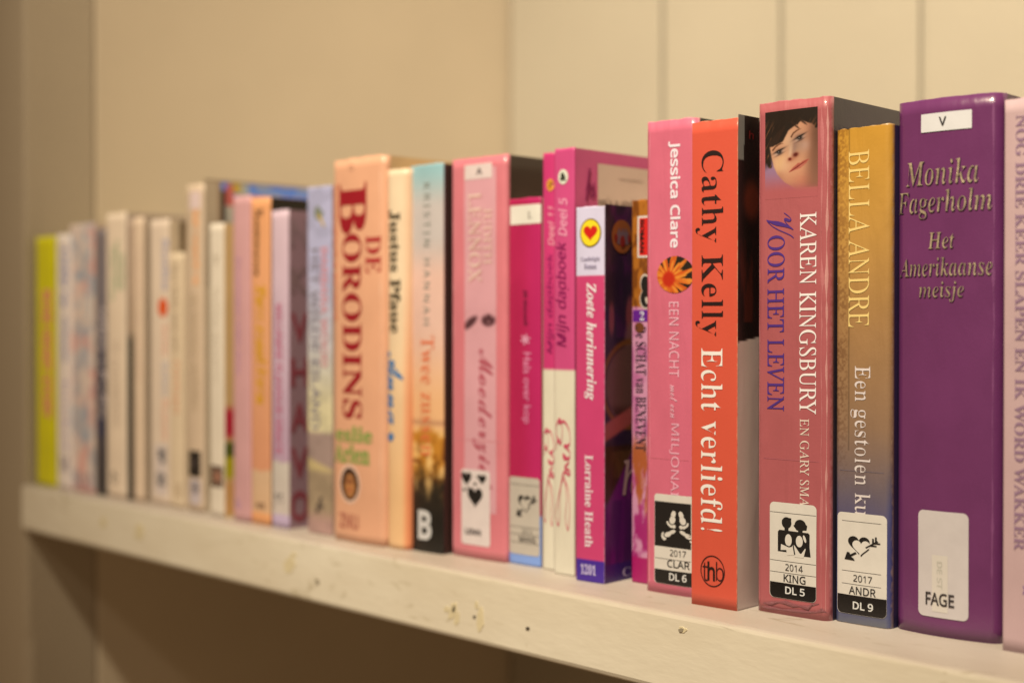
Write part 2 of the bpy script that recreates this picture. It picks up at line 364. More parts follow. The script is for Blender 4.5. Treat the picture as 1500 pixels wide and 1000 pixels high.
    def dv(s, x, y):                # photo pixel -> (depth, height) on the right-hand cover
        n = s.x; o = s.o + s.x * s.w; d = ray(x, y); t = ((o - ORG) @ n) / (d @ n); P = ORG + d * t
        return float((P - s.o) @ s.y), float(P[2])
    def colour(s, ob, rgb, px, f=1):
        a = lin(rgb) / (np.array([1.0, .81, .535]) * 1.08 * fall(px)); a = np.clip(a * f, .003, .88)
        at = ob.data.color_attributes.new('Col', 'FLOAT_COLOR', 'POINT'); full = np.ones((len(a), 4)); full[:, :3] = a
        at.data.foreach_set('color', full.ravel().astype(np.float32))
    def put(s, name, V, F, m, lift, parent=None, bx=None, turn='h', side=False, smooth=True, dense=False):
        """V in the unit square; bx = photo box (x0, x1, y0, y1); turn: h, down (reads downward), up"""
        x0, x1, y0, y1 = bx; xm = (x0 + x1) / 2; g = s.dv if side else s.uv
        u0, u1 = g(x0, (y0 + y1) / 2)[0], g(x1, (y0 + y1) / 2)[0]; vt, vb = g(xm, y0)[1], g(xm, y1)[1]
        V = np.asarray(V, float)
        if not side and not dense and len(F):
            ext = np.ptp(V[:, 0] if turn == 'h' else V[:, 1]) * abs(u1 - u0); k = int(math.ceil(ext / max(1e-5, s.w * math.sqrt(.00003 / max(s.b, 1e-6)))))
            kv = int(abs(vt - vb) / .02) if name in ('lettering', 'label_icon', 'signature') else int(abs(vt - vb) / .01)
            if k > 1 or kv > 1: V, F = slices(V, F, 0 if turn == 'h' else 1, min(k, 14), min(kv, 6) if name not in ('lettering', 'signature') else 0)
        out = []
        for a, b in V:
            if turn == 'h': u, v = u0 + (u1 - u0) * a, vb + (vt - vb) * b
            elif turn == 'down': u, v = u0 + (u1 - u0) * b, vt + (vb - vt) * a
            else: u, v = u1 + (u0 - u1) * b, vb + (vt - vb) * a
            out.append((s.w + lift, u, v) if side else s.loc(u, v, lift))
        return make(name, out, F, m, parent or s.T, dense and smooth and not side)
    def text(s, st, bx, rgb, style='plain', turn='h', off=0, lift=.00018, parent=None, name='lettering', unshear=0, side=False, space=1.0, m=None, thin=0, **k):
        v, f = glyphs(st, style, off, unshear, space, thin)
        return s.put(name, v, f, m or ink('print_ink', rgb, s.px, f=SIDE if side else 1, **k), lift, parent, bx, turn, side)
    def label(s, bx, rgb, lift=.00016, parent=None, name='spine_label', rad=.0016, m=None, rows=None, thick=True):
        x0, x1, y0, y1 = bx; u0, u1 = s.uv(x0, (y0 + y1) / 2)[0], s.uv(x1, (y0 + y1) / 2)[0]; xm = (x0 + x1) / 2; vt, vb = s.uv(xm, y0)[1], s.uv(xm, y1)[1]
        rt, rb = rows if rows else (rad, rad)
        R_ = max(rt, rb, 1e-5); us = np.unique(np.concatenate([u0 + R_ * (1 - np.cos(np.linspace(0, math.pi / 2, 7))), np.linspace(u0 + R_, u1 - R_, 10), u1 - R_ * (1 - np.cos(np.linspace(0, math.pi / 2, 7)))]).round(8))
        def cut(u, R):
            d = min(u - u0, u1 - u)
            return 0 if R <= 0 or d >= R else R - math.sqrt(max(0, R * R - (R - d) ** 2))
        V = []; F = []; nr = max(3, int(abs(vt - vb) / .004))
        for u in us:
            a, b = vb + cut(u, rb), vt - cut(u, rt)
            for k in range(nr + 1): V.append(s.loc(u, a + (b - a) * k / nr, lift))
        for i in range(len(us) - 1):
            for k in range(nr): a = i * (nr + 1) + k; F.append((a, a + nr + 1, a + nr + 2, a + 1))
        return make(name, V, F, m or mat('label_paper', A(rgb, s.px), rough=.35, coat=.3 if s.film else .05, bump=.03, var=.05, vscale=120), parent or s.T, True)
    def band(s, bx, rgb, lift=.0001, name='colour_band', parent=None, **k):
        return s.label(bx, rgb, lift, parent, name, 0, ink('print_ink', rgb, s.px, **k))
    def patch(s, bx, fn, nx=60, ny=90, lift=.0001, name='cover_picture', side=False, mask=None, parent=None, rough=.4):
        xs_ = np.linspace(0, 1, nx); ys_ = np.linspace(0, 1, ny); X, Y = np.meshgrid(xs_, ys_); V = np.stack([X.ravel(), 1 - Y.ravel()], 1)
        F = []
        for j in range(ny - 1):
            for i in range(nx - 1):
                if mask is not None and not mask((xs_[i] + xs_[i + 1]) / 2, (ys_[j] + ys_[j + 1]) / 2): continue
                a = j * nx + i; F.append((a, a + nx, a + nx + 1, a + 1))
        m = mat('printed_picture', None, rough=rough, coat=.5 if s.film else .15, attr=True, bump=.03, var=.03, wv=.2)
        o = s.put(name, V, F, m, lift, parent, bx, 'h', side, dense=True)
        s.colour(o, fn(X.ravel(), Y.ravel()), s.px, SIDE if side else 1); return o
def mixc(a, b, t): t = np.clip(t, 0, 1)[:, None]; return np.asarray(a, float) * (1 - t) + np.asarray(b, float) * t
def ss(e0, e1, x): t = np.clip((x - e0) / (e1 - e0), 0, 1); return t * t * (3 - 2 * t)

BLACK = (22, 18, 16); PAPER = (222, 203, 172)
# ---------- library labels
def icon(b, kind, bx, lab, px_white=PAPER):
    K = []; W_ = []
    if kind == 'arrow':
        K.append([p for p in heart(.40, .55, .62, .66) ])
        W_.append(heart(.47, .46, .50, .56)); 
        K2 = line([(.93, .78), (.60, .50)], .05) + line([(.80, .69), (.80, .86)], .05) + line([(.80, .69), (1.0, .70)], .05) + line([(.88, .75), (.88, .92)], .05) + line([(.72, .60), (.90, .60)], .05) + line([(.16, .16), (.33, .29)], .07)
        K2 += [[(.0, .02), (.30, .0), (.26, .08), (.20, .12), (.14, .28), (.07, .29)]]
        q = heart(.47, .46, .50, .56); K2 += line(q[20:] + q[:1], .001) + line([p for p in q if p[1] < .50 and p[0] > .47][::1], .035)
        v, f = poly_mesh(K); b.put('label_icon', v, f, ink('print_ink', BLACK, b.px), .00026, lab, bx)
        v, f = poly_mesh(W_); b.put('label_icon', v, f, ink('print_ink', px_white, b.px), .00032, lab, bx)
        v, f = poly_mesh(K2); b.put('label_icon', v, f, ink('print_ink', BLACK, b.px), .00038, lab, bx)
    if kind == 'family':
        K = [ell(.30, .87, .145, .15), [(.24, .74), (.36, .74), (.36, .62), (.24, .62)], [(.16, .94), (.30, 1.01), (.44, 1.0), (.43, .86), (.2, .86)], ell(.70, .84, .165, .15), [(.64, .72), (.77, .72), (.77, .62), (.64, .62)], [(.50, .82), (.60, .70), (.88, .72), (.90, .84), (.75, .97)],
             [(.04, .10), (.04, .62), (.09, .67), (.93, .66), (.97, .62), (.97, .30), (1.0, .04), (.82, .04), (.30, .10)]]
        W_ = [ell(.36, .42, .10, .16), ell(.68, .42, .10, .15), [(.14, .30), (.28, .26), (.40, .26), (.50, .30), (.56, .05), (.32, .02), (.30, .16), (.13, .14)], [(.52, .32), (.60, .24), (.72, .10), (.84, .26), (.88, .30), (.80, .0), (.54, .0)], ell(.83, .50, .035, .10, 20)]
        K3 = line([(.28, .28), (.38, .25), (.47, .28)], .03) + line([(.50, .32), (.55, .06)], .035) + line([(.56, .32), (.72, .12), (.88, .34)], .045) + line([(.86, .30), (.98, .06)], .05)
        v, f = poly_mesh(K); b.put('label_icon', v, f, ink('print_ink', BLACK, b.px), .00026, lab, bx)
        v, f = poly_mesh(W_); b.put('label_icon', v, f, ink('print_ink', px_white, b.px), .00032, lab, bx)
        v, f = poly_mesh(K3); b.put('label_icon', v, f, ink('print_ink', BLACK, b.px), .00038, lab, bx)
    if kind == 'feet':
        def foot(cx, cy, L_, rot, flip):
            r = math.radians(rot); out = []
            parts = [ell(0, .26, .13, .24), ell(.01, -.12, .17, .26), ell(-.01, .05, .11, .25)] + [ell(tx * 1.25 * flip, ty * 1.16, tr * 1.35, tr * 1.7) for tx, ty, tr in ((-.13, -.44, .075), (-.01, -.47, .06), (.08, -.43, .05), (.155, -.37, .045), (.2, -.29, .04))]
            for p in parts: out.append([(cx + L_ * (x * math.cos(r) - y * math.sin(r)), cy + L_ * (x * math.sin(r) + y * math.cos(r)) * .78) for x, y in p])
            return out
        W_ = foot(.34, .70, .60, -10, -1) + foot(.66, .70, .60, 12, 1) + foot(.22, .22, .52, 125 - 180, -1) + foot(.80, .22, .52, 55, 1)
        v, f = poly_mesh(W_); b.put('label_icon', v, f, ink('print_ink', px_white, b.px), .00040, lab, bx)
    if kind == 'hearts':
        K = [heart(.55, .30, .60, .58), heart(.20, .82, .42, .40), heart(.83, .84, .32, .30), ell(.56, .70, .06, .05), ell(.10, .50, .06, .05), ell(.62, .92, .03, .03), ell(.25, .56, .04, .04)]
        v, f = poly_mesh(K); b.put('label_icon', v, f, ink('print_ink', BLACK, b.px), .00030, lab, bx)
# bands painted on a label; y positions are at the label's middle column
def rule(b, lab, x0, x1, y, t=.9): b.band((x0, x1, y - t / 2, y + t / 2), (70, 60, 50), .00022, 'label_rule', lab)

def gen(label, xl, xr, Y, ytop, rgb, **k): return Book(label, xl, xr, Y, ytop, rgb, **k)

# ===== the books, from the left
# 1 yellow-green
b = gen('thin lime yellow book with a pink title at the far left end of the row', 54, 79, .4465, 348, (150, 136, 2), yaw=0, D=.12, rough=.5)
b.text('ROSE HEART STORY', (63, 76, 425, 612), (165, 85, 75), 'sansb', 'down', off=.02)
# 2 white with blue lettering, 3 pinkish grey magazine-like
b = gen('pale book with smudged blue lettering right of the lime yellow book', 84, 102, .448, 344, (182, 156, 136), yaw=0, D=.12)
b.text('Liefde en', (90, 100, 362, 450), (112, 108, 118), 'serifb', 'down', off=.02); b.text('verlangen', (90, 100, 462, 530), (110, 105, 110), 'sansb', 'down', off=.02); b.text('boeket', (91, 101, 556, 660), (150, 130, 125), 'serifb', 'down')
b.text('M', (88, 101, 668, 690), (95, 80, 80), 'serifb', 'h')
def pale(U, V):
    n = fbm(U * 3, V * 16, 3); n2 = fbm(U * 2 + 4, V * 9, 8)
    c = mixc((176, 150, 125), (140, 128, 116), ss(.35, .65, n)); c = mixc(c, (176, 118, 98), ss(.5, .64, n2) * .8); return mixc(c, (116, 120, 118), ss(.56, .7, fbm(U * 3 + 9, V * 20, 4)) * (V > .2) * .8)
b = gen('greyish book with a washed-out floral spine, third from the left end', 103.5, 138, .450, 330, None, yaw=0, D=.122, paint=pale, nv=90)
b.text('RAAD', (112, 134, 690, 716), (120, 90, 85), 'serifb', 'h')
b.text('Zomerboek', (126, 137, 345, 470), (150, 145, 130), 'sans', 'down', off=.015)
# 4 dark blue-grey
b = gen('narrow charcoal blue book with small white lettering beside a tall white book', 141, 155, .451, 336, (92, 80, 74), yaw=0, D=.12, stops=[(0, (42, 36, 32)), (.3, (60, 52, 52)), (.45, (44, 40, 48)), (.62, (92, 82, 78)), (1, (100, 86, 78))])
b.text('MIJN LEVEN', (146, 154, 450, 612), (160, 140, 125), 'sans', 'down', off=.02)
b.band((143, 153, 610, 640), (44, 42, 54))
# 5 tall white with green text
b = gen('tall cream book with faded green lettering near its top', 157, 185, .452, 314, (196, 168, 132), yaw=.3, D=.122, ew=.0008, edge=(205, 175, 140), front=(150, 125, 98))
for x0, x1, y0, y1 in ((163, 169, 362, 440), (170, 176, 352, 425), (177, 184, 372, 425)): b.text('Lente Groen', (x0, x1, y0, y1), (134, 144, 100), 'serifb', 'down', off=.01)
b.text('DE GESCHIEDENIS', (166, 173, 500, 625), (166, 140, 112), 'sans', 'down'); b.text('b', (165, 173, 690, 714), (40, 34, 30), 'sansb', 'h', off=.04)
# 6 thin beige over black
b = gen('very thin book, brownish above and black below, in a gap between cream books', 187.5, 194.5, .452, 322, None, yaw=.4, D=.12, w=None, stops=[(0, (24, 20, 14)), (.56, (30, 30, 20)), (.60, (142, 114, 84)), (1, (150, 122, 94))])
# 7 cream
b = gen('slim cream book just right of the black-bottomed sliver of a book', 196.5, 211, .453, 319, (198, 166, 128), yaw=.5, D=.12, front=(150, 124, 92))
b.text('Verhalen van vroeger', (201, 207, 360, 560), (182, 146, 118), 'sans', 'down')
# 8 white with red dot, D behind; 9 cream in front
b = gen('cream book with a red orange dot on its spine and grey blue lettering', 221, 248, .455, 323, (202, 173, 138), yaw=.6, D=.14, front=(196, 166, 124), ew=.0008)
v, f = poly_mesh([ell(.5, .5, .5, .5)]); b.put('spine_emblem', v, f, ink('print_ink', (196, 72, 22), 235), .0002, None, (232, 246, 436, 464))
b.text('Rosita', (238, 248, 350, 425), (160, 145, 138), 'sansb', 'down', off=.03); b.text('Steenbeek', (238, 247, 475, 520), (208, 155, 120), 'sansb', 'down'); b.text('Ballets', (238, 247, 530, 580), (170, 155, 140), 'sansb', 'down'); b.text('Russes', (238, 247, 585, 645), (205, 150, 112), 'sansb', 'down')
lb = b.label((227, 245, 650, 725), (190, 166, 142)); b.text('B S', (230, 243, 655, 712), (92, 84, 76), 'serifb', 'down', parent=lb, lift=.00025, off=.03)
v, f = poly_mesh([[(0, 0), (1, 0), (1, 1), (0, 1)]]); b.put('gap_shade_bar', v, f, ink('print_ink', (104, 78, 48), 266, SIDE), .0003, None, (263, 271.5, 324, 380), side=True)  # brown bar painted on the cover for the shade of a gap
b = gen('shorter cream book with grey and pale orange lettering, standing in front of a brown gap', 249.5, 269, .454, 371, (202, 172, 130), yaw=.6, D=.12)
b.text('Het huis aan zee', (254, 262, 385, 515), (170, 142, 106), 'serifb', 'down', off=.01); b.text('roman', (254, 263, 528, 605), (206, 152, 110), 'sansb', 'down'); b.band((256, 265, 708, 728), (182, 152, 112))
# 10 beige with orange lettering and black square
b = gen('tall beige book with orange lettering and a black square near the bottom', 275, 299, .455, 272, (192, 160, 122), yaw=.8, D=.13, bulge=.0012, front=(196, 166, 124), edge=(208, 178, 140), ew=.0008)
b.band((278, 294, 281, 306), (204, 172, 150)); b.text('Margriet', (282, 292, 308, 418), (214, 148, 92), 'sansb', 'down', off=.04); b.text('de mooiste verhalen', (281, 291, 430, 600), (178, 148, 108), 'sans', 'down', off=.02)
b.band((277, 294, 660, 698), (24, 18, 14)); b.text('R', (281, 290, 671, 685), (70, 56, 48), 'sansb', lift=.0003)
lb = b.label((278, 294, 701, 738), (180, 158, 142)); b.text('S', (282, 291, 706, 722), (84, 74, 68), 'serifb', parent=lb, lift=.00025, off=.03)
def colf(X, Y):                  # its front cover: beige hinge, black bar, bright band along the top
    n = fbm(X * 9, Y * 20, 6, 3); c = np.zeros((len(X), 3)) + (44, 36, 30)
    c = mixc(c, (84, 120, 180), (Y < .15) * 1.0); c = mixc(c, (150, 150, 150), (Y < .15) * (n > .56) * .7); c = mixc(c, (160, 156, 140), ((X > .33) & (X < .41)) * (Y < .17) * 1.0); c = mixc(c, (186, 150, 52), ((X > .24) & (X < .34) & (Y < .12)) * 1.0)
    c = mixc(c, (190, 88, 72), ((X > .19) & (X < .27) & (Y < .24) & (Y > .03)) * 1.0); c = mixc(c, (176, 160, 130), ((X > .19) & (X < .27) & (Y >= .24)) * 1.0); c = mixc(c, (20, 14, 12), (X < .195) * (Y > .10) * 1.0); c = mixc(c, (150, 118, 84), (X < .15) * 1.0); c = mixc(c, (178, 150, 112), (X < .12) * 1.0)
    return mixc(c, (150, 122, 88), (Y < .018) * 1.0)
b.patch((299.5, 452, 268, 420), colf, 70, 70, .0002, side=True)
# 11 white with photo
def colrose(X, Y):
    c = np.zeros((len(X), 3)) + (222, 178, 110); c = mixc(c, (200, 40, 56), ss(.62, .655, Y) * (1 - ss(.72, .75, Y)) * ss(.0, .3, 1 - X)); c = mixc(c, (90, 96, 30), ss(.745, .76, Y) * (1 - ss(.80, .81, Y))); c = mixc(c, (196, 178, 32), ss(.80, .81, Y) * (1 - ss(.865, .885, Y)))
    return mixc(c, (224, 164, 92), ss(.88, .9, Y))
b = gen('white book with a small dark photograph low on its spine, rose on its side', 308, 328, .451, 328, (212, 188, 152), yaw=1, D=.12, front=(222, 178, 110))
b.patch((329, 345, 328, 752), colrose, 10, 120, .0002, side=True)
b.patch((309, 327.5, 682, 713), lambda X, Y: mixc((92, 68, 50), (160, 104, 74), (1 - ss(.1, .4, np.hypot(X - .55, Y - .5)))), 16, 20)
b.text('T', (313, 322, 374, 386), (176, 152, 118), 'serifb'); b.text('witte bloem', (314, 321, 420, 560), (200, 176, 140), 'sans', 'down')
# 13 pink
b = gen('plain dusty pink book with faint purple lettering left of the orange book', 342.5, 367, .451, 288, (198, 142, 128), yaw=1.2, D=.125)
b.text('Dromen van jou', (345, 353, 378, 545), (176, 128, 138), 'sans', 'down', off=.01); b.text('b', (346, 352, 728, 744), (160, 120, 140), 'sans')
# 14 orange
b = gen('orange book with slanting dark script above a yellow title', 368.5, 396, .452, 291, None, yaw=1.3, D=.13, front=(30, 24, 14), stops=[(0, (226, 150, 88)), (.035, (226, 150, 88)), (.04, (208, 160, 112)), (.165, (208, 164, 118)), (.17, (208, 136, 92)), (.55, (214, 146, 96)), (1, (224, 150, 92))])
b.text('Vrouwenroman', (373, 386, 305, 404), (88, 52, 28), 'script', 'down', off=.012); b.text('Twee maal leven', (375, 390, 418, 592), (204, 142, 10), 'bital', 'down', off=.03)
b.text('AWB', (374, 388, 736, 744), (110, 70, 44), 'sansb')
# 15 lilac with big letters on its side
b = gen('lilac book with magenta spine title and tall red letters down its purple brown cover', 398.5, 422.5, .453, 309, None, yaw=1.4, D=.125, front=(158, 118, 112), stops=[(0, (190, 160, 168)), (.04, (190, 160, 168)), (.045, (200, 176, 150)), (.21, (200, 180, 152)), (.215, (178, 140, 144)), (.6, (196, 162, 160)), (1, (208, 172, 164))])
b.text('WILLEMSE FLAVOUR GRACE', (404, 413, 444, 664), (186, 84, 104), 'sans', 'down', off=.02); b.text('Z L', (402, 415, 722, 744), (84, 74, 66), 'script', off=.03)
for ch, y0, y1, c in (('N', 322, 362, (146, 112, 104)), ('K', 392, 430, (140, 106, 96)), ('V', 458, 502, (146, 62, 64)), ('H', 524, 566, (146, 62, 64)), ('A', 590, 632, (146, 62, 64)), ('V', 655, 700, (146, 62, 64)), ('O', 718, 764, (146, 62, 64))):
    b.text(ch, (425, 452, y0, y1), c, 'plain', side=True, off=.03, lift=.0003)
# 16 grey landscape
def land(U, V):
    c = mixc((176, 166, 172), (196, 184, 164), ss(.9, .6, V)); c = mixc((176, 166, 176), (200, 186, 164), 1 - ss(.45, .8, V)); c = mixc(c, (214, 192, 138), (1 - ss(.34, .55, V)))
    c = mixc(c, (158, 128, 108), 1 - ss(.285, .30, V)); c = mixc(c, (196, 166, 106), (1 - ss(.215, .225, V + .03 * U)) * ss(.15, .19, V)); c = mixc(c, (160, 132, 96), 1 - ss(.17, .19, V)); c = mixc(c, (178, 134, 112), 1 - ss(.03, .08, V))
    return mixc(c, np.asarray(c) * .88, (fbm(U * 2, V * 30, 5) > .52) * .5)
b = gen('pale grey book with a hazy landscape on its spine and a pink author name', 450.5, 486, .456, 275, None, yaw=1.6, D=.13, paint=land, nv=160)
b.text('BARBARA WOOD', (470, 480, 362, 537), (208, 130, 124), 'sans', 'down', off=.015); b.text('HET WILDE EILAND', (456, 468, 364, 628), (132, 118, 118), 'sans', 'down', off=.012)
v, f = poly_mesh([ell(.4, .5, .30, .34, 20), [(.2, .45), (.9, .55), (.7, .2), (.35, .1)], ]); b.put('bird_print', v, f, ink('print_ink', (120, 118, 92), 468), .0002, None, (459, 477, 297, 326)); v, f = poly_mesh([[(.1, .9), (.35, 1), (.9, .1), (.75, 0)]]); b.put('bird_print', v, f, ink('print_ink', (196, 158, 74), 468), .00025, None, (464, 478, 313, 333))
b.text('k', (462, 474, 726, 752), (88, 70, 56), 'script', off=.03)
# 17 De Borodins
b = gen('fat salmon orange hardback with a large dark red title down its spine', 487.5, 565, .4525, 236, (224, 158, 112), yaw=3, D=.135, r=.0035, bulge=.0012, front=(214, 166, 106), name='hardcover_book', topj=.0008)
RED = (150, 12, 26); JB = b
b.text('B', (497, 537, 268, 342), RED, 'serifb', 'down', off=.01); b.text('ORODINS', (502, 530, 342, 613), RED, 'serifb', 'down', off=.008); b.text('DE', (536, 558, 344, 400), (168, 26, 34), 'serifb', 'down')
b.text('romantische trilogie', (489, 494, 270, 470), (222, 96, 62), 'sansb', 'down', off=.02)
b.text('eslie', (493, 546, 624, 648), (128, 146, 64), 'serifb', off=.02); b.text('Arlen', (491, 542, 650, 679), (128, 146, 64), 'serifb', off=.02); b.text('ZNU', (498, 525, 752, 774), (176, 98, 72), 'sans', off=.03)
def oval(X, Y):
    d = np.hypot((X - .5) / .5, (Y - .5) / .5); c = np.zeros((len(X), 3)) + (48, 24, 14)
    c = mixc(c, (192, 122, 62), 1 - ss(.35, .62, np.hypot((X - .52) / .62, (Y - .55) / .75))); c = mixc(c, (120, 64, 34), (1 - ss(.05, .12, np.abs(Y - .42))) * (np.abs(X - .5) < .22) * .7); c = mixc(c, (150, 60, 40), (1 - ss(.02, .06, np.abs(Y - .68))) * (np.abs(X - .5) < .12)); return c
b.patch((498, 528, 680, 737), lambda X, Y: np.zeros((len(X), 3)) + (238, 190, 152), 24, 30, .0002, 'portrait_rim', mask=lambda x, y: math.hypot(x - .5, y - .5) < .5)
b.patch((500, 526, 684, 733), oval, 30, 44, .00028, 'oval_portrait', mask=lambda x, y: math.hypot(x - .5, y - .5) < .49)
v, f = poly_mesh(ring(.5, .5, .5, .5, .2)); b.put('spine_emblem', v, f, ink('print_ink', (200, 140, 100), 520), .0002, None, (511, 518, 241, 250))
# 18 Anna
b = gen('cream book turning orange at its right edge, with black name and blue script title', 566, 599.5, .456, 250, None, yaw=3, D=.12, r=.004, bulge=.0015, paint=lambda U, V: mixc(mixc((236, 200, 150), (236, 180, 118), ss(.75, .1, V)), (226, 128, 76), ss(.72, .98, U) * (.25 + .75 * ss(.8, .05, V))), nv=60)
b.text('Justus Pfaue', (570, 587, 307, 488), (62, 50, 30), 'serifb', 'down', off=.012); b.text('Anna', (564, 591, 514, 622), (42, 112, 150), 'script', 'down', off=.012); b.text(',', (568, 577, 633, 646), (42, 112, 150), 'script', 'down', off=.02)
# 19 Twee zussen
def zus(U, V):
    c = mixc((198, 178, 156), (150, 182, 168), ss(.88, 1.0, V)); c = mixc(c, (228, 178, 146), ss(.82, .70, V)); c = mixc(c, (234, 172, 112), ss(.6, .36, V))
    c = mixc(c, (168, 112, 74), (1 - ss(.0, .012, np.abs(V - .335))) * .6); n = fbm(U * 5, V * 34, 12); n2 = fbm(U * 9, V * 60, 2)
    g = mixc((196, 124, 36), (232, 176, 98), ss(.42, .62, n)); g = mixc(g, (120, 62, 14), ss(.52, .66, n2) * ss(.33, .2, V)); c = mixc(c, g, ss(.335, .30, V)); c = mixc(c, (34, 26, 18), ss(.24, .13, V + .10 * (n - .5))); return mixc(c, (22, 18, 14), ss(.13, .08, V))
b = gen('book with sunset sky over golden grass fading to black, white B at the bottom', 601, 649, .460, 244, None, yaw=3, D=.125, paint=zus, nu=26, nv=200, front=(66, 42, 32), bulge=.0008, w=None)
b.text('KRISTIN HANNAH', (621, 630, 268, 476), (140, 134, 112), 'sans', 'down', off=.004, space=1.5); b.text('Twee zussen', (617, 636, 492, 668), (226, 106, 58), 'serifb', 'down', thin=.02)
b.text('B', (613, 632, 747, 790), (208, 194, 172), 'sansb', off=.02)
# 20 Moederziel
b = gen('fat pink book with a paler pink strip and a label showing black hearts', 660.5, 742, .4655, 235, (216, 116, 112), yaw=3, D=.13, r=.0025, bulge=.0008, front=(62, 40, 28), film=True, name='hardcover_book', edge=(222, 126, 120), ew=.0004)
MB = b
b.band((681, 727, 246, 750), (216, 150, 142), .00008, 'pale_strip'); b.band((664, 738, 644.5, 646), (206, 122, 116), .0001, 'film_edge')
lb = b.label((681, 721, 240, 262), (226, 196, 172), .0002, rad=.0004); b.text('A', (698, 707, 246, 256), (60, 50, 46), 'sansb', parent=lb, lift=.0003)
em = dict(off=-.002, rough=.3)
b.text('LENNOX', (688, 706, 284, 416), (198, 128, 112), 'ital', 'down', unshear=.29, lift=.00014); b.text('LENNOX', (686, 704, 282, 414), (232, 192, 160), 'ital', 'down', unshear=.29, **em); b.text('JUDITH', (709, 721, 306, 388), (198, 128, 112), 'ital', 'down', unshear=.29, lift=.00014); b.text('JUDITH', (708, 720, 304, 387), (230, 186, 156), 'ital', 'down', unshear=.29, **em)  # darker offset copies paint the shade beside the raised letters
b.text('Moederziel', (692, 722, 511, 716), (176, 74, 80), 'script', 'down', off=.004)
b.patch((681, 727, 452, 486), lambda X, Y: mixc((216, 150, 142), (84, 44, 46), np.maximum(1 - ss(.10, .19, np.hypot((X - .24) * .9 + (Y - .5) * .5, (Y - .60) * .5)), 1 - ss(.15, .27, np.hypot(X - .76, (Y - .5) * .8))) * ss(.2, .5, fbm(X * 9, Y * 5, 4, 3) + .1)), 46, 34)
lb = b.label((676.5, 718, 688, 798), (226, 200, 176), .00022); icon(b, 'hearts', (677, 713, 693, 744), lb); b.text('LENN', (682, 705, 774, 783), (60, 50, 44), 'sansb', parent=lb, lift=.0003, off=.02)
# 21 Hals over kop
def mag(U, V): return mixc(mixc((180, 22, 68), (190, 30, 84), ss(.3, .9, U)), (128, 154, 196), (V < .142) * 1.0)
b = gen('magenta book with a blue foot, white top sticker and heart and arrow label', 744.5, 792, .470, 292, None, yaw=3, D=.125, paint=mag, nv=120, film=True, wv=.2)
lb = b.label((748, 793, 300, 328), (232, 214, 180), .0002, rad=.0004); b.text('L', (774, 779, 310, 320), (110, 92, 76), 'serifb', parent=lb, lift=.0003)
b.text('Jill Mansell', (766, 773, 424, 476), (116, 20, 52), 'sansb', 'down'); b.text('Hals over kop', (764, 778, 516, 620), (224, 128, 148), 'plain', 'down', off=.01)
st = []
for k in range(6): st += line([(.5, .5), (.5 + .5 * math.cos(k * math.pi / 3 + .3), .5 + .5 * math.sin(k * math.pi / 3 + .3))], .16)
v, f = poly_mesh(st); b.put('spine_emblem', v, f, ink('print_ink', (226, 150, 160), 770), .0002, None, (763, 777, 489, 505))
lb = b.label((747, 791, 699, 812), (196, 176, 146), .0002)
icon(b, 'arrow', (757, 787, 721, 757), lb, (196, 176, 146))
for y in (710, 772, 783, 795): rule(b, lb, 748, 790, y)
b.text('2013', (765, 780, 775, 782), (92, 80, 66), 'sans', parent=lb, lift=.0003); b.text('MANS', (761, 785, 785.5, 794), (66, 56, 46), 'sansb', parent=lb, lift=.0003)
# 22, 23 diaries
def dia(rgb, cut): return lambda U, V: mixc((228, 208, 168), rgb, (V > cut) * 1.0)
DM = (140, 8, 74)
b = gen('thin pink diary numbered 11 with an orange emblem, half hidden by its companion', 794.5, 812, .470, 225, None, yaw=3, D=.12, paint=dia((206, 52, 100), .478), nv=160)
b.text('Mijn dagboek', (801.5, 812, 370, 518), DM, 'sansi', 'up', off=.012); b.text('Deel 11', (803, 812, 302, 360), (236, 150, 150), 'sansi', 'up', off=.015)
v, f = poly_mesh([ell(.5, .5, .5, .5)]); b.put('spine_emblem', v, f, ink('print_ink', (222, 142, 44), 806), .0002, None, (801, 813, 262, 280)); b.text('Z', (803, 811, 267, 275), (84, 44, 20), 'script', lift=.0003)
def scr(b, bx, c=(206, 70, 88)):
    def pen(ps, n=60):
        t = np.linspace(0, 1, n); ps = np.array(ps, float); P = []
        k = len(ps) - 1
        for s_ in t:
            q = min(s_ * k, k - 1e-6); i = int(q); fr = q - i; p0, p1, p2, p3 = ps[max(i - 1, 0)], ps[i], ps[i + 1], ps[min(i + 2, k)]
            P.append(tuple(.5 * ((2 * p1) + (-p0 + p2) * fr + (2 * p0 - 5 * p1 + 4 * p2 - p3) * fr ** 2 + (-p0 + 3 * p1 - 3 * p2 + p3) * fr ** 3)))
        return P
    L1 = pen([(.30, .80), (.05, .84), (.02, .94), (.30, 1.0), (.46, .90), (.36, .78), (.10, .80), (.0, .72)], 70); L2 = pen([(.2, .96), (.6, .98), (.92, .9), (.95, .78), (.6, .76)], 40)
    L3 = pen([(.55, .76), (.9, .72), (.95, .66), (.6, .64), (.5, .68), (.9, .62), (.6, .56), (.9, .54), (.95, .5), (.55, .52), (.6, .46), (.85, .36), (.95, .2), (.85, .0), (.68, .1), (.75, .3), (.5, .5), (.3, .3), (.25, .08), (.12, .03), (.02, .14), (.3, .36), (.55, .47)], 160)
    v, f = poly_mesh(line(L1, .028) + line(L2, .026) + line(L3, .026)); b.put('signature', v, f, ink('print_ink', c, b.px), .00022, None, bx)
scr(b, (797, 812, 628, 768))
b = gen('pink and cream diary numbered 5 with handwritten title and red signature', 811.5, 841, .465, 219, None, yaw=3, D=.13, paint=dia((208, 72, 112), .478), nv=160, front=(232, 96, 128))
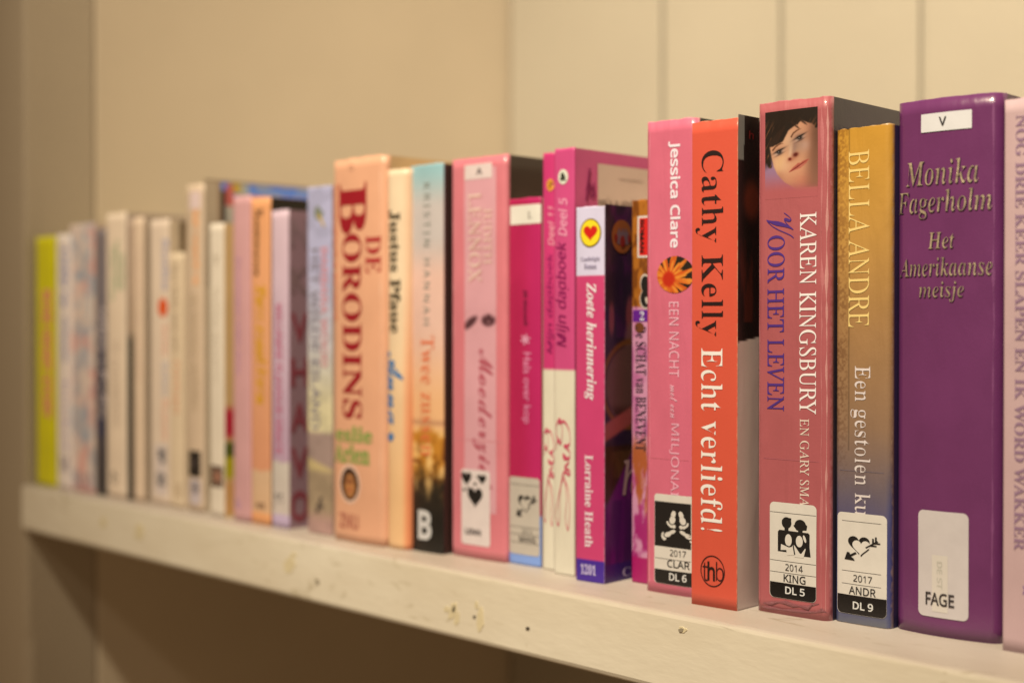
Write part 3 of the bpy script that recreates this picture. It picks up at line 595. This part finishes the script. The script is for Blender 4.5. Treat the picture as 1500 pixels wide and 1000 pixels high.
b.text('Mijn dagboek', (815, 834, 353, 508), DM, 'sansi', 'up', off=.012); b.text('Deel 5', (818, 831, 290, 346), (240, 158, 164), 'sansi', 'up', off=.012)
v, f = poly_mesh([ell(.5, .5, .5, .5)]); b.put('spine_emblem', v, f, ink('print_ink', (226, 214, 176), 826), .0002, None, (818, 832.5, 248, 270)); b.text('&', (821, 830, 253, 265), (40, 44, 30), 'sansb', lift=.0003, off=.03)
scr(b, (815, 836, 614, 774))
v, f = poly_mesh([[(0, 0), (1, 0), (1, 1), (0, 1)]]); sd = b.put('cover_sticker', v, f, ink('print_ink', (240, 200, 158), 900, SIDE), .0003, None, (875, 960, 245, 420), side=True)
b.text('ks', (857, 872, 246, 296), (150, 26, 76), 'script', 'h', side=True, off=.02, lift=.0004); b.text("on's a stuk", (876, 930, 290, 303), (130, 100, 76), 'serifb', side=True, lift=.0005, parent=sd, off=-.005); b.text('verhalen', (905, 940, 262, 266), (160, 128, 98), 'sans', side=True, lift=.0005, parent=sd)
# 24 Zoete herinnering
def qside(X, Y):
    n = fbm(X * 4, Y * 12, 9); c = np.zeros((len(X), 3)) + (40, 16, 44); c = mixc(c, (84, 18, 70), ss(.4, .7, n) * (Y < .35))
    c = mixc(c, (146, 62, 64), (1 - ss(.05, .12, np.hypot((X - .2), (Y - .30) * 2))) + (1 - ss(.1, .2, np.hypot(X - .8, (Y - .29) * 3))))
    c = mixc(c, (134, 82, 74), (1 - ss(.15, .3, np.hypot(X - .85, (Y - .355) * 5))) * .9)
    d = np.hypot((X - .85) / 1.0, (Y - .475) / .125); c = mixc(c, (110, 66, 56), 1 - ss(.80, .86, d)); c = mixc(c, (126, 66, 24), (1 - ss(.02, .10, np.abs(d - .92)))); c = mixc(c, (52, 20, 14), (d < .8) * ss(.52, .56, Y))
    c = mixc(c, (176, 74, 66), (1 - ss(.018, .03, np.abs(Y - (.60 - .05 * X)))) * 1.0); c = mixc(c, (56, 22, 14), (Y > .635) * (Y < .80 - .06 * X) * (X < .9) * 1.0); c = mixc(c, (92, 52, 22), (Y > .65) * (Y < .72) * ss(.3, .6, n))
    c = mixc(c, (110, 14, 96), ss(-.01, .01, Y - (.80 - .17 * X)) * 1.0); c = mixc(c, (84, 8, 82), (Y > .78) * ss(.45, .6, fbm(X * 6 + Y * 4, Y * 3, 3))); return mixc(c, (62, 18, 96), (Y > .945) * 1.0)
b = gen('slim pink book with a yellow heart emblem on its white spine top, purple cover', 843.5, 885, .4605, 304, None, yaw=6, D=.12, paint=lambda U, V: mixc(mixc((206, 62, 100), (216, 198, 200), (V > .818) * 1.0), (68, 34, 128), (V < .0585 ) * 1.0), nv=260, r=.0006, edge=(226, 180, 180), ew=.0003)
b.patch((885.8, 932, 301, 852), qside, 40, 200, .0002, side=True)
v, f = poly_mesh([ell(.5, .5, .5, .5, 0, 40)]); b.put('spine_emblem', v, f, ink('print_ink', (120, 90, 20), 865), .00020, None, (850, 881, 320, 362)); b.put('spine_emblem', v, f, ink('print_ink', (244, 206, 30), 865), .00026, None, (851.5, 879.5, 322, 360))
v, f = poly_mesh([heart(.5, .5, 1, 1)]); b.put('spine_emblem', v, f, ink('print_ink', (206, 20, 14), 865), .00032, None, (855.5, 875.5, 331, 353))
b.text('Candlelight', (851, 879, 376, 384), (130, 110, 118), 'serifb'); b.text('Roman', (856, 874, 386, 394), (130, 110, 118), 'serifb')
b.text('Zoete herinnering', (856, 874, 414, 586), (240, 214, 196), 'bital', 'down', off=.01); b.text('Lorraine Heath', (857, 869, 666, 801), (240, 204, 190), 'serifb', 'down', off=.008)
b.text('1201', (851, 873, 826, 841), (214, 190, 210), 'serifb', off=.004)
v, f = poly_mesh([ell(.5, .5, .5, .5, 0, 36)]); b.put('cover_emblem', v, f, ink('print_ink', (164, 84, 34), 905, SIDE), .0004, None, (895, 925, 322, 371), side=True)
v, f = poly_mesh([[(.1, .0), (.9, .0), (.9, .8), (.78, .8), (.78, 1), (.66, 1), (.66, .8), (.56, .8), (.56, 1), (.44, 1), (.44, .8), (.3, .8), (.3, 1), (.18, 1), (.18, .8), (.1, .8)]]); b.put('cover_emblem', v, f, ink('print_ink', (130, 96, 96), 905, SIDE), .0005, None, (901, 921, 335, 358), side=True)
v, f = poly_mesh([ell(.5, .35, .16, .35), ell(.08, .55, .1, .25), ell(.92, .55, .1, .25)]); b.put('cover_emblem', v, f, ink('print_ink', (150, 26, 22), 905, SIDE), .0006, None, (899, 922, 338, 362), side=True)
b.text('h', (911, 932, 673, 724), (196, 146, 130), 'ital', side=True, lift=.0004, off=.01); b.text('Ca', (911, 932, 829, 842), (190, 156, 170), 'serifb', side=True, lift=.0004)
# 25 Schat van Benevent
def schat(U, V):
    n = fbm(U * 4, V * 30, 21); n2 = fbm(U * 7, V * 12, 5); c = mixc((172, 98, 26), (120, 60, 12), ss(.45, .6, n)); low = mixc((206, 136, 148), (184, 100, 128), ss(.4, .6, n)); low = mixc(low, (170, 84, 40), ss(.40, .34, V) * ss(.12, .25, V) * ss(.42, .55, n2)); low = mixc(low, (164, 34, 92), ss(.45, .6, n) * ss(.36, .12, V)); low = mixc(low, (170, 24, 84), V < .07)
    return mixc(low, c, (V > .72) * 1.0)
b = gen('narrow book with gilded wood top, purple number band and black lettering on mottled pink', 924.5, 950, .476, 294, None, yaw=4, D=.125, paint=schat, nv=200, w=.0115)
b.band((925, 957, 454, 471), (98, 24, 118)); b.text('2', (938, 944, 456, 469), (230, 214, 216), 'serifb', lift=.0003)
b.band((934, 960, 316, 377), (216, 196, 170)); b.band((936.5, 960, 319, 374), (208, 26, 20), .00016); b.text('ROMAN', (938, 944, 322, 370), (30, 8, 6), 'sansb', 'down', lift=.0003, off=.02)
v, f = poly_mesh([ell(.55, .72, .36, .28), ell(.6, .25, .45, .30), [(.35, .6), (.75, .6), (.8, .3), (.3, .3)]]); b.put('silhouette', v, f, ink('print_ink', (206, 180, 150), 940), .00016, None, (934.5, 956, 401, 450)); b.put('silhouette', v, f, ink('print_ink', BLACK, 940), .00024, None, (936, 956, 404, 448))
b.text('De SCHAT van BENEVENT', (931.5, 947, 478, 660), (52, 34, 44), 'serifb', 'down', thin=.012)
v, f = poly_mesh([ell(.5, .5, .5, .5)]); b.put('seed_print', v, f, ink('print_ink', (110, 56, 24), 940), .0002, None, (930, 944, 472, 487))
# 26 Jessica Clare
b = gen('pink book named Jessica Clare with an orange flower disc and a footprint label', 944.5, 1029, .4655, 180, (214, 100, 110), yaw=4, D=.13, r=.0028, bulge=.0006, film=True, front=(30, 28, 20), edge=(230, 150, 140), ew=.0006, topj=.0006, w=.0275, wv=.5)
b.text('Jessica Clare', (979, 997, 207, 363), (240, 216, 206), 'sansb', 'down', off=.006)
b.text('EEN NACHT', (980.5, 995, 442, 552), (238, 170, 168), 'sans', 'down'); b.text('met een', (982, 992, 563, 612), (238, 170, 168), 'script', 'down'); b.text('MILJONAIR', (980.5, 995, 620, 742), (236, 164, 164), 'sans', 'down')
def flower(X, Y):
    x, y = X - .33, Y - .62; r = np.hypot(x, y); a = np.arctan2(y, x); c = mixc((206, 84, 20), (228, 132, 40), ss(.35, .65, fbm(a * 6 + 20, r * 3, 3))); c = mixc(c, (190, 36, 10), 1 - ss(.12, .22, np.hypot(x, y * .8))); pet = .55 + .18 * np.sin(a * 13) + .08 * np.sin(a * 29)
    c = mixc(c, (34, 24, 16), ss(pet - .03, pet + .03, r)); return mixc(c, (30, 22, 16), (1 - ss(.02, .06, np.abs(np.sin(a * 8)))) * (r > .28) * ss(-.5, -1.2, a) * .8)
b.patch((963, 1018, 375, 429), flower, 60, 60, .0002, 'flower_disc', mask=lambda x, y: math.hypot(x - .5, y - .5) < .5)
lb = b.label((959, 1021, 725, 857), PAPER, .0002)
b.band((959.6, 1021, 736, 802), BLACK, .00026, 'label_band', lb); b.label((959.6, 1021, 836, 856.6), BLACK, .00026, lb, 'label_band', .0016, ink('print_ink', BLACK, 1000), (0, .0016)); rule(b, lb, 959.6, 1020, 820)
icon(b, 'feet', (972, 1016, 745, 793), lb); b.text('2017', (982, 1005.5, 805.5, 815), (60, 52, 46), 'sans', parent=lb, lift=.00040); b.text('CLAR', (978, 1011, 821, 832), (40, 34, 30), 'sans', parent=lb, lift=.00036, off=.012); b.text('DL 6', (981, 1006.5, 840, 851), (222, 208, 182), 'sansb', parent=lb, lift=.00040)
SB = b
b.band((946, 1024, 672, 673), (212, 102, 108), .0001, 'film_edge')
# 27 Cathy Kelly
def ckside(X, Y):
    c = np.zeros((len(X), 3)) + (20, 10, 8); c = mixc(c, (150, 146, 124), (X < .28 - .9 * np.maximum(0, Y - .055)) * (Y < .09) * 1.0); n = fbm(X * 2, Y * 5, 7)
    c = mixc(c, (110, 40, 18), (1 - ss(.02, .06, np.hypot((X - .65) * .1, Y - .17))) * .9); c = mixc(c, (74, 26, 14), ss(.5, .65, n) * (Y > .25) * (Y < .42)); c = mixc(c, (232, 198, 166), ss(.458, .461, Y + .01 * X)); return c
b = gen('orange red book with black and white lettering and a dark picture on its side', 1012.5, 1079.5, .4570, 180, (218, 84, 56), yaw=4, D=.125, r=.0004, bulge=.0002, edge=(236, 176, 128), ew=.00028, front=(232, 198, 166), wob=.00008, rough=.38, var=.02)
b.patch((1080.3, 1111, 170, 888), ckside, 30, 260, .0002, side=True)
b.text('h', (1096, 1103, 192, 204), (120, 16, 14), 'sansb', side=True, lift=.0004)
b.text('Cathy Kelly', (1019, 1060, 221, 492), (34, 10, 14), 'serifb', 'down', thin=.024); b.text('Echt verliefd!', (1027, 1059, 510, 777), (246, 226, 196), 'serifb', 'down', thin=.024)
v, f = poly_mesh(ring(.5, .5, .5, .5, .035, 48)); b.put('publisher_emblem', v, f, ink('print_ink', (52, 14, 14), 1045), .0002, None, (1026.5, 1062, 813, 859))
b.text('t', (1029.5, 1037, 823, 850), (60, 16, 16), 'sans', off=-.008); b.text('h', (1036.5, 1047.5, 822, 850), (34, 8, 10), 'sans', off=.022); b.text('b', (1049, 1060.5, 823, 851), (60, 16, 16), 'sans', off=-.008)
# 28 Karen Kingsbury
def poly_in(P, X, Y):
    ins = np.zeros(X.shape, bool); n = len(P)
    for i in range(n):
        x1, y1 = P[i]; x2, y2 = P[(i + 1) % n]; c = ((y1 > Y) != (y2 > Y)) & (X < (x2 - x1) * (Y - y1) / ((y2 - y1) or 1e-9) + x1); ins ^= c
    return ins
PNX, PNY = 120, 190
def portrait(Xf, Yf):
    X = 80 + 550 * Xf; Y = 75 + 925 * Yf
    def soft(P, k=3, jit=0):
        jn = (fbm((X + Y * .55) / 11, (Y - X * .3) / 260, 41, 3) - .5) * 2 * jit
        m = poly_in(P, X + jn * .35, Y + jn).astype(float).reshape(PNY, PNX)
        for _ in range(k):
            q = np.pad(m, 1, mode='edge'); m = (q[1:-1, 1:-1] * 2 + q[:-2, 1:-1] + q[2:, 1:-1] + q[1:-1, :-2] + q[1:-1, 2:]) / 6
        return m.ravel()
    def g(cx, cy, rx, ry, rot=0):
        r = math.radians(rot); x = (X - cx) * math.cos(r) + (Y - cy) * math.sin(r); y = -(X - cx) * math.sin(r) + (Y - cy) * math.cos(r); return np.exp(-((x / rx) ** 2 + (y / ry) ** 2))
    PINK = np.array((176, 86, 80.)); c = mixc((150, 108, 122), PINK, ss(680, 950, Y)); c = mixc(c, (30, 20, 14), (1 - ss(560, 720, Y + (X - 90) * .5)))
    face = [(128, 440), (150, 560), (175, 660), (215, 745), (290, 830), (400, 905), (480, 960), (640, 1010), (640, 230), (560, 240), (470, 200), (330, 290), (270, 400), (200, 430)]
    sk = mixc((218, 150, 104), (168, 106, 76), ss(430, 640, X)); sk = mixc(sk, (198, 116, 84), g(520, 860, 190, 110)); sk = mixc(sk, (232, 176, 126), g(250, 640, 90, 110, 20)); sk = mixc(sk, (228, 170, 122), g(330, 400, 70, 100)); sk = mixc(sk, (214, 158, 124), g(500, 460, 70, 60)); sk = mixc(sk, (150, 92, 62), g(630, 560, 60, 200)); sk = mixc(sk, (160, 116, 96), g(395, 470, 28, 90, 10) * .7); sk = mixc(sk, (238, 186, 138), g(352, 500, 18, 90, 8) * .8)
    sk = mixc(sk, (176, 108, 78), g(215, 770, 70, 90, -40) * .7); sk = mixc(sk, (184, 118, 88), g(400, 900, 150, 60, 15) * .6); sk = mixc(sk, PINK, ss(820, 985, Y)); sk = mixc(sk, (146, 112, 88), g(430, 440, 90, 120) * .5); sk = mixc(sk, (232, 172, 110), g(235, 620, 50, 120, 15) * .6); sk = mixc(sk, (128, 84, 60), ss(480, 640, X + (Y - 500) * .1) * .65 * (Y < 900)); sk = np.asarray(sk) * .93; sk = mixc(sk, PINK, ss(840, 985, Y)); c = mixc(c, sk, soft(face, 4))
    nose = g(345, 592, 17, 15); sk2 = g(405, 550, 26, 20, -20)
    c = mixc(c, (170, 96, 64), g(375, 590, 60, 26, -25) * .6); c = mixc(c, (104, 30, 20), np.clip(nose * 1.3, 0, 1)); c = mixc(c, (90, 26, 18), np.clip(sk2 * 1.3, 0, 1))
    for ex, ey, rot in ((232, 508, -24), (448, 380, -26)):
        c = mixc(c, (150, 100, 74), g(ex, ey - 6, 74, 40, rot) * .75); c = mixc(c, (206, 176, 150), g(ex - 2, ey + 4, 46, 18, rot) * .9); c = mixc(c, (44, 34, 28), np.clip(g(ex, ey, 26, 22) * 1.35, 0, 1)); c = mixc(c, (30, 20, 16), np.clip(g(ex, ey - 16, 60, 9, rot) * 1.2, 0, 1)); c = mixc(c, (90, 60, 46), g(ex + 4, ey + 26, 52, 6, rot) * .8)
        c = mixc(c, (170, 165, 160), g(ex - 6, ey - 2, 5, 5) * .8)
    c = mixc(c, (84, 46, 26), soft([(155, 480), (190, 440), (240, 415), (290, 425), (240, 428), (196, 456), (162, 496)], 2) * .9); c = mixc(c, (84, 46, 26), soft([(352, 360), (376, 320), (420, 292), (470, 284), (425, 304), (386, 332), (362, 372)], 2) * .9)
    c = mixc(c, (172, 82, 62), soft([(328, 734), (380, 680), (430, 640), (455, 642), (480, 622), (548, 602), (510, 650), (450, 695), (390, 712)], 2)); c = mixc(c, (196, 112, 86), g(450, 672, 50, 10, -32)); c = mixc(c, (112, 32, 24), soft([(328, 736), (420, 672), (545, 602), (430, 684)], 1) * .9)
    hair = [(60, 60), (650, 40), (650, 300), (610, 290), (570, 230), (520, 225), (470, 150), (440, 170), (425, 235), (385, 195), (335, 205), (300, 250), (262, 330), (205, 405), (135, 440), (112, 470), (128, 560), (160, 680), (120, 660), (85, 600), (60, 600)]
    hc = mixc((30, 18, 12), (104, 62, 32), ss(.55, .75, fbm((X + Y * .5) / 16, (Y - X * .3) / 160, 14, 4)) * ss(120, 320, Y)); c = mixc(c, (96, 60, 40), g(640, 330, 70, 190) * .8); c = mixc(c, hc, soft(hair, 3, 34))
    for P in ([(290, 230), (300, 260), (215, 420), (128, 452), (120, 400)], [(450, 160), (530, 255), (500, 245), (440, 190)], [(370, 190), (452, 286), (425, 275), (350, 205)]): c = mixc(c, (44, 26, 17), soft(P, 3, 10) * .8)
    edge_b = ss(880, 1000, Y); return mixc(c, PINK, edge_b)
b = gen('thick dusty pink book with a portrait of a dark-haired woman on its spine', 1107, 1214, .4665, 153, (176, 86, 80), yaw=4, D=.135, r=.003, bulge=.0006, film=True, front=(62, 50, 58), edge=(202, 130, 118), ew=.0006, topj=.0008, wv=.5)
b.patch((1121, 1198, 160.5, 290), portrait, PNX, PNY, .00004, 'author_portrait')
b.text('KAREN KINGSBURY', (1171, 1196, 311, 606), (244, 222, 196), 'ital', 'down', unshear=.29, off=.002); b.text('EN GARY SMALLEY', (1172, 1185.5, 613, 790), (236, 204, 170), 'ital', 'down', unshear=.29)
NV = (78, 42, 108); b.text('V', (1123, 1163, 312, 350), NV, 'script', 'down', off=-.004); b.text('OOR HET LEVEN', (1124, 1149, 345, 601), NV, 'ital', 'down', unshear=.29, off=.006)
lb = b.label((1128, 1196, 737, 878), PAPER, .0002, rad=.002)
rule(b, lb, 1128.4, 1195.6, 752); rule(b, lb, 1128.4, 1195.6, 823); rule(b, lb, 1128.4, 1195.6, 840); b.label((1128.4, 1195.6, 855, 877.6), BLACK, .00026, lb, 'label_band', .002, ink('print_ink', BLACK, 1160, rough=.25), (0, .002))
icon(b, 'family', (1138, 1188, 759, 815), lb); b.text('2014', (1151, 1176.5, 826.5, 836.5), (60, 52, 46), 'sans', parent=lb, lift=.00040); b.text('KING', (1148.5, 1180.5, 842, 853.5), (40, 34, 30), 'sans', parent=lb, lift=.00036, off=.012); b.text('DL 5', (1151, 1179.5, 860, 871), (226, 212, 186), 'sansb', parent=lb, lift=.00040)
b.band((1109, 1212, 673, 674), (180, 92, 90), .0001, 'film_edge')
UB = b
# 29 Bella Andre
def andre(U, V):
    st = sorted(AND); c = np.stack([np.interp(V + .03 * (fbm(U * 2, V * 12, 3) - .5), [a for a, _ in st], [q[k] for _, q in st]) for k in range(3)], 1)
    n = fbm(U * 26, V * 240, 17, 3); c = mixc(c, np.asarray(c) * np.array([.78, .72, .68]), ss(.40, .66, n + .10 * (V - .5)) * (1 - ss(.18, .30, U)) * ss(.2, .5, V) * .8 * ss(.3, .6, fbm(U * 3, V * 20, 33, 3) + .1)); c = mixc(c, np.asarray(c) * .8, (1 - ss(.005, .02, np.abs(U - .27))) * (V > .35)); return mixc(c, (60, 64, 104), np.maximum(1 - ss(.0, .09, U), ss(.9, 1, U)) * ss(.34, .2, V) * .7)
b0 = ('book fading from gold to dark blue with cream lettering and a heart and arrow label',)
AND = [(0, (96, 92, 92)), (.05, (62, 62, 104)), (.16, (70, 66, 104)), (.27, (108, 90, 88)), (.40, (146, 108, 74)), (.6, (166, 118, 66)), (.8, (190, 134, 56)), (1, (202, 140, 42))]
b = gen(b0[0], 1221.5, 1304, .4725, 190, None, yaw=4, D=.128, r=.0026, bulge=.0005, film=True, front=(44, 42, 70), edge=(176, 140, 100), ew=.0005, topj=.0008, wv=.5, var=.08, nu=70, nv=420, paint=andre)
b.text('BELLA ANDRE', (1243, 1274, 220, 479), (238, 196, 110), 'ital', 'down', unshear=.29, off=-.002); b.text('Een gestolen kus', (1246, 1275, 536, 768), (228, 204, 180), 'serifb', 'down', thin=.032)
lb = b.label((1227, 1299.5, 752, 901), PAPER, .0002, rad=.002)
rule(b, lb, 1227.4, 1299, 764.5); rule(b, lb, 1227.4, 1299, 838); rule(b, lb, 1227.4, 1299, 857); b.label((1227.4, 1299, 873, 900.6), BLACK, .00026, lb, 'label_band', .002, ink('print_ink', BLACK, 1260, rough=.25), (0, .002))
icon(b, 'arrow', (1238, 1290, 781, 822), lb); b.text('2017', (1250.5, 1278, 842.5, 852.5), (60, 52, 46), 'sans', parent=lb, lift=.00040); b.text('ANDR', (1244, 1283.5, 860, 871.5), (40, 34, 30), 'sans', parent=lb, lift=.00036, off=.012); b.text('DL 9', (1250, 1279.5, 882, 893.5), (222, 208, 182), 'sansb', parent=lb, lift=.00040)
b.band((1223, 1308, 690, 691), (112, 94, 92), .0001, 'film_edge')
# 30 purple hardcover
b = gen('large purple hardback with rounded spine and embossed golden name and title', 1310, 1466, .4785, 153, (108, 46, 82), yaw=4, D=.14, r=.004, bulge=.0030, film=True, name='hardcover_book', edge=(128, 66, 104), ew=.0005, topj=.0002, nu=40, wv=.3, rough=.3, front=(92, 34, 80), var=.08)
WB = b
gold = mat('gold_foil', (.46, .40, .30), rough=.28, metal=.5, var=.6, vscale=260, bump=.6, bscale=500)
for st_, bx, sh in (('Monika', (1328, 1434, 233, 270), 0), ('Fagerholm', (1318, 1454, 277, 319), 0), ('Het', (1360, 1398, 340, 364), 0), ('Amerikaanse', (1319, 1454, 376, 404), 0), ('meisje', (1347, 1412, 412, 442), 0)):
    sh_o = b.text(st_, tuple(q + .8 for q in bx), (54, 20, 48), 'bital', off=-.006, thin=.012, unshear=.12, lift=.00025); b.text(st_, bx, None, 'bital', off=-.006, thin=.018, unshear=.12, m=gold, lift=.0004)  # the dark offset copy under the gold is painted emboss shade
lb = b.label((1350, 1424, 164, 191), (220, 206, 184), .0003, rad=.0003); b.text('V', (1376, 1387, 171, 184), (40, 32, 30), 'sansb', parent=lb, lift=.0005)
lb = b.label((1346, 1419, 749, 905), (206, 186, 164), .0003, rad=.0022); b.band((1366, 1389, 813, 896), (214, 194, 164), .0004, 'tape_strip', lb)
b.text('DE ST', (1373, 1381, 822, 862), (196, 180, 150), 'sansb', 'down', parent=lb, lift=.0005); b.text('FAGE', (1357, 1398.5, 868, 887), (54, 44, 40), 'sansb', parent=lb, lift=.0006)
# 31 last pink
b = gen('pale pink book cut off by the right edge with purple grey capital lettering', 1467, 1540, .4740, 147, (196, 156, 140), yaw=4, D=.13, r=.0012, bulge=.0004, front=(190, 150, 130), rough=.5)
b.text('NOG DRIE KEER SLAPEN EN IK WORD WAKKER', (1487, 1503, 168, 806), (146, 108, 116), 'serifb', 'down', off=.004)
b.text('x', (1498, 1506, 858, 870), (120, 80, 130), 'sansb')
# clear film creases on the foot of the laminated book
def crease(b, pts, wd, name='film_crease'):
    m = _mats.get('film') or bpy.data.materials.new('clear_film'); _mats['film'] = m
    if not m.use_nodes:
        m.use_nodes = True; p = m.node_tree.nodes['Principled BSDF']; p.inputs['Base Color'].default_value = (*A((196, 110, 104)), 1); p.inputs['Roughness'].default_value = .16; p.inputs['Coat Weight'].default_value = 1; p.inputs['Coat Roughness'].default_value = .03; p.inputs['Alpha'].default_value = 1; nn = m.node_tree.nodes.new('ShaderNodeTexNoise'); nn.inputs['Scale'].default_value = 700; bb = m.node_tree.nodes.new('ShaderNodeBump'); bb.inputs['Strength'].default_value = .9; bb.inputs['Distance'].default_value = .001; m.node_tree.links.new(nn.outputs[0], bb.inputs['Height']); m.node_tree.links.new(bb.outputs[0], p.inputs['Normal']); m.node_tree.links.new(bb.outputs[0], p.inputs['Coat Normal'])
    V = []; F = []; n = 6
    for k, (x, y) in enumerate(pts):
        u, v_ = b.uv(x, y); ww = wd * (1 + .5 * math.sin(k * 2.3) if 0 < k < len(pts) - 1 else .2)
        for i in range(n + 1):
            a = math.pi * i / n; V.append(b.loc(u, v_ + ww * math.cos(a), .0001 + ww * .55 * math.sin(a)))
    for k in range(len(pts) - 1):
        for i in range(n): q = k * (n + 1) + i; F.append((q, q + 1, q + n + 2, q + n + 1))
    make(name, V, F, m, b.T, True)
crease(UB, [(1118, 882), (1130, 883), (1142, 881), (1152, 882), (1162, 886), (1172, 887), (1184, 890), (1190, 885), (1200, 884)], .0007)
crease(UB, [(1112, 887), (1128, 889.5), (1146, 892), (1166, 894), (1178, 895.5), (1196, 896), (1204, 893), (1212, 897)], .0006)

def crease_line(b, fx, rgb, wdt=.0005):
    V = []; F = []; n = 60
    for k in range(n + 1):
        v_ = b.h * (.02 + .96 * k / n); u = b.w * fx + .0009 * (fbm(v_ * 60, fx * 40, 6, 3) - .5); w_ = wdt * (.15 + 1.2 * max(0, fbm(v_ * 140, fx * 9, 19, 3) - .42) * 2)
        for q, l in ((-w_, .00001), (0, .00016), (w_, .00001)): V.append(b.loc(u + q, v_, l + .00004))
    for k in range(n):
        for i in range(2): a = k * 3 + i; F.append((a, a + 1, a + 4, a + 3))
    make('reading_crease', V, F, mat('creased_card', A(rgb, b.px), rough=.4, coat=.3, bump=.1), b.T, True)
crease_line(UB, .045, (196, 112, 100)); crease_line(UB, .90, (192, 108, 98), .0007); crease_line(UB, .96, (206, 136, 118), .0006)
crease_line(SB, .10, (226, 128, 130)); crease_line(SB, .05, (196, 82, 92), .0006); crease_line(WB, .93, (128, 66, 98), .0006); crease_line(MB, .06, (226, 140, 130)); crease_line(JB, .92, (232, 176, 132))
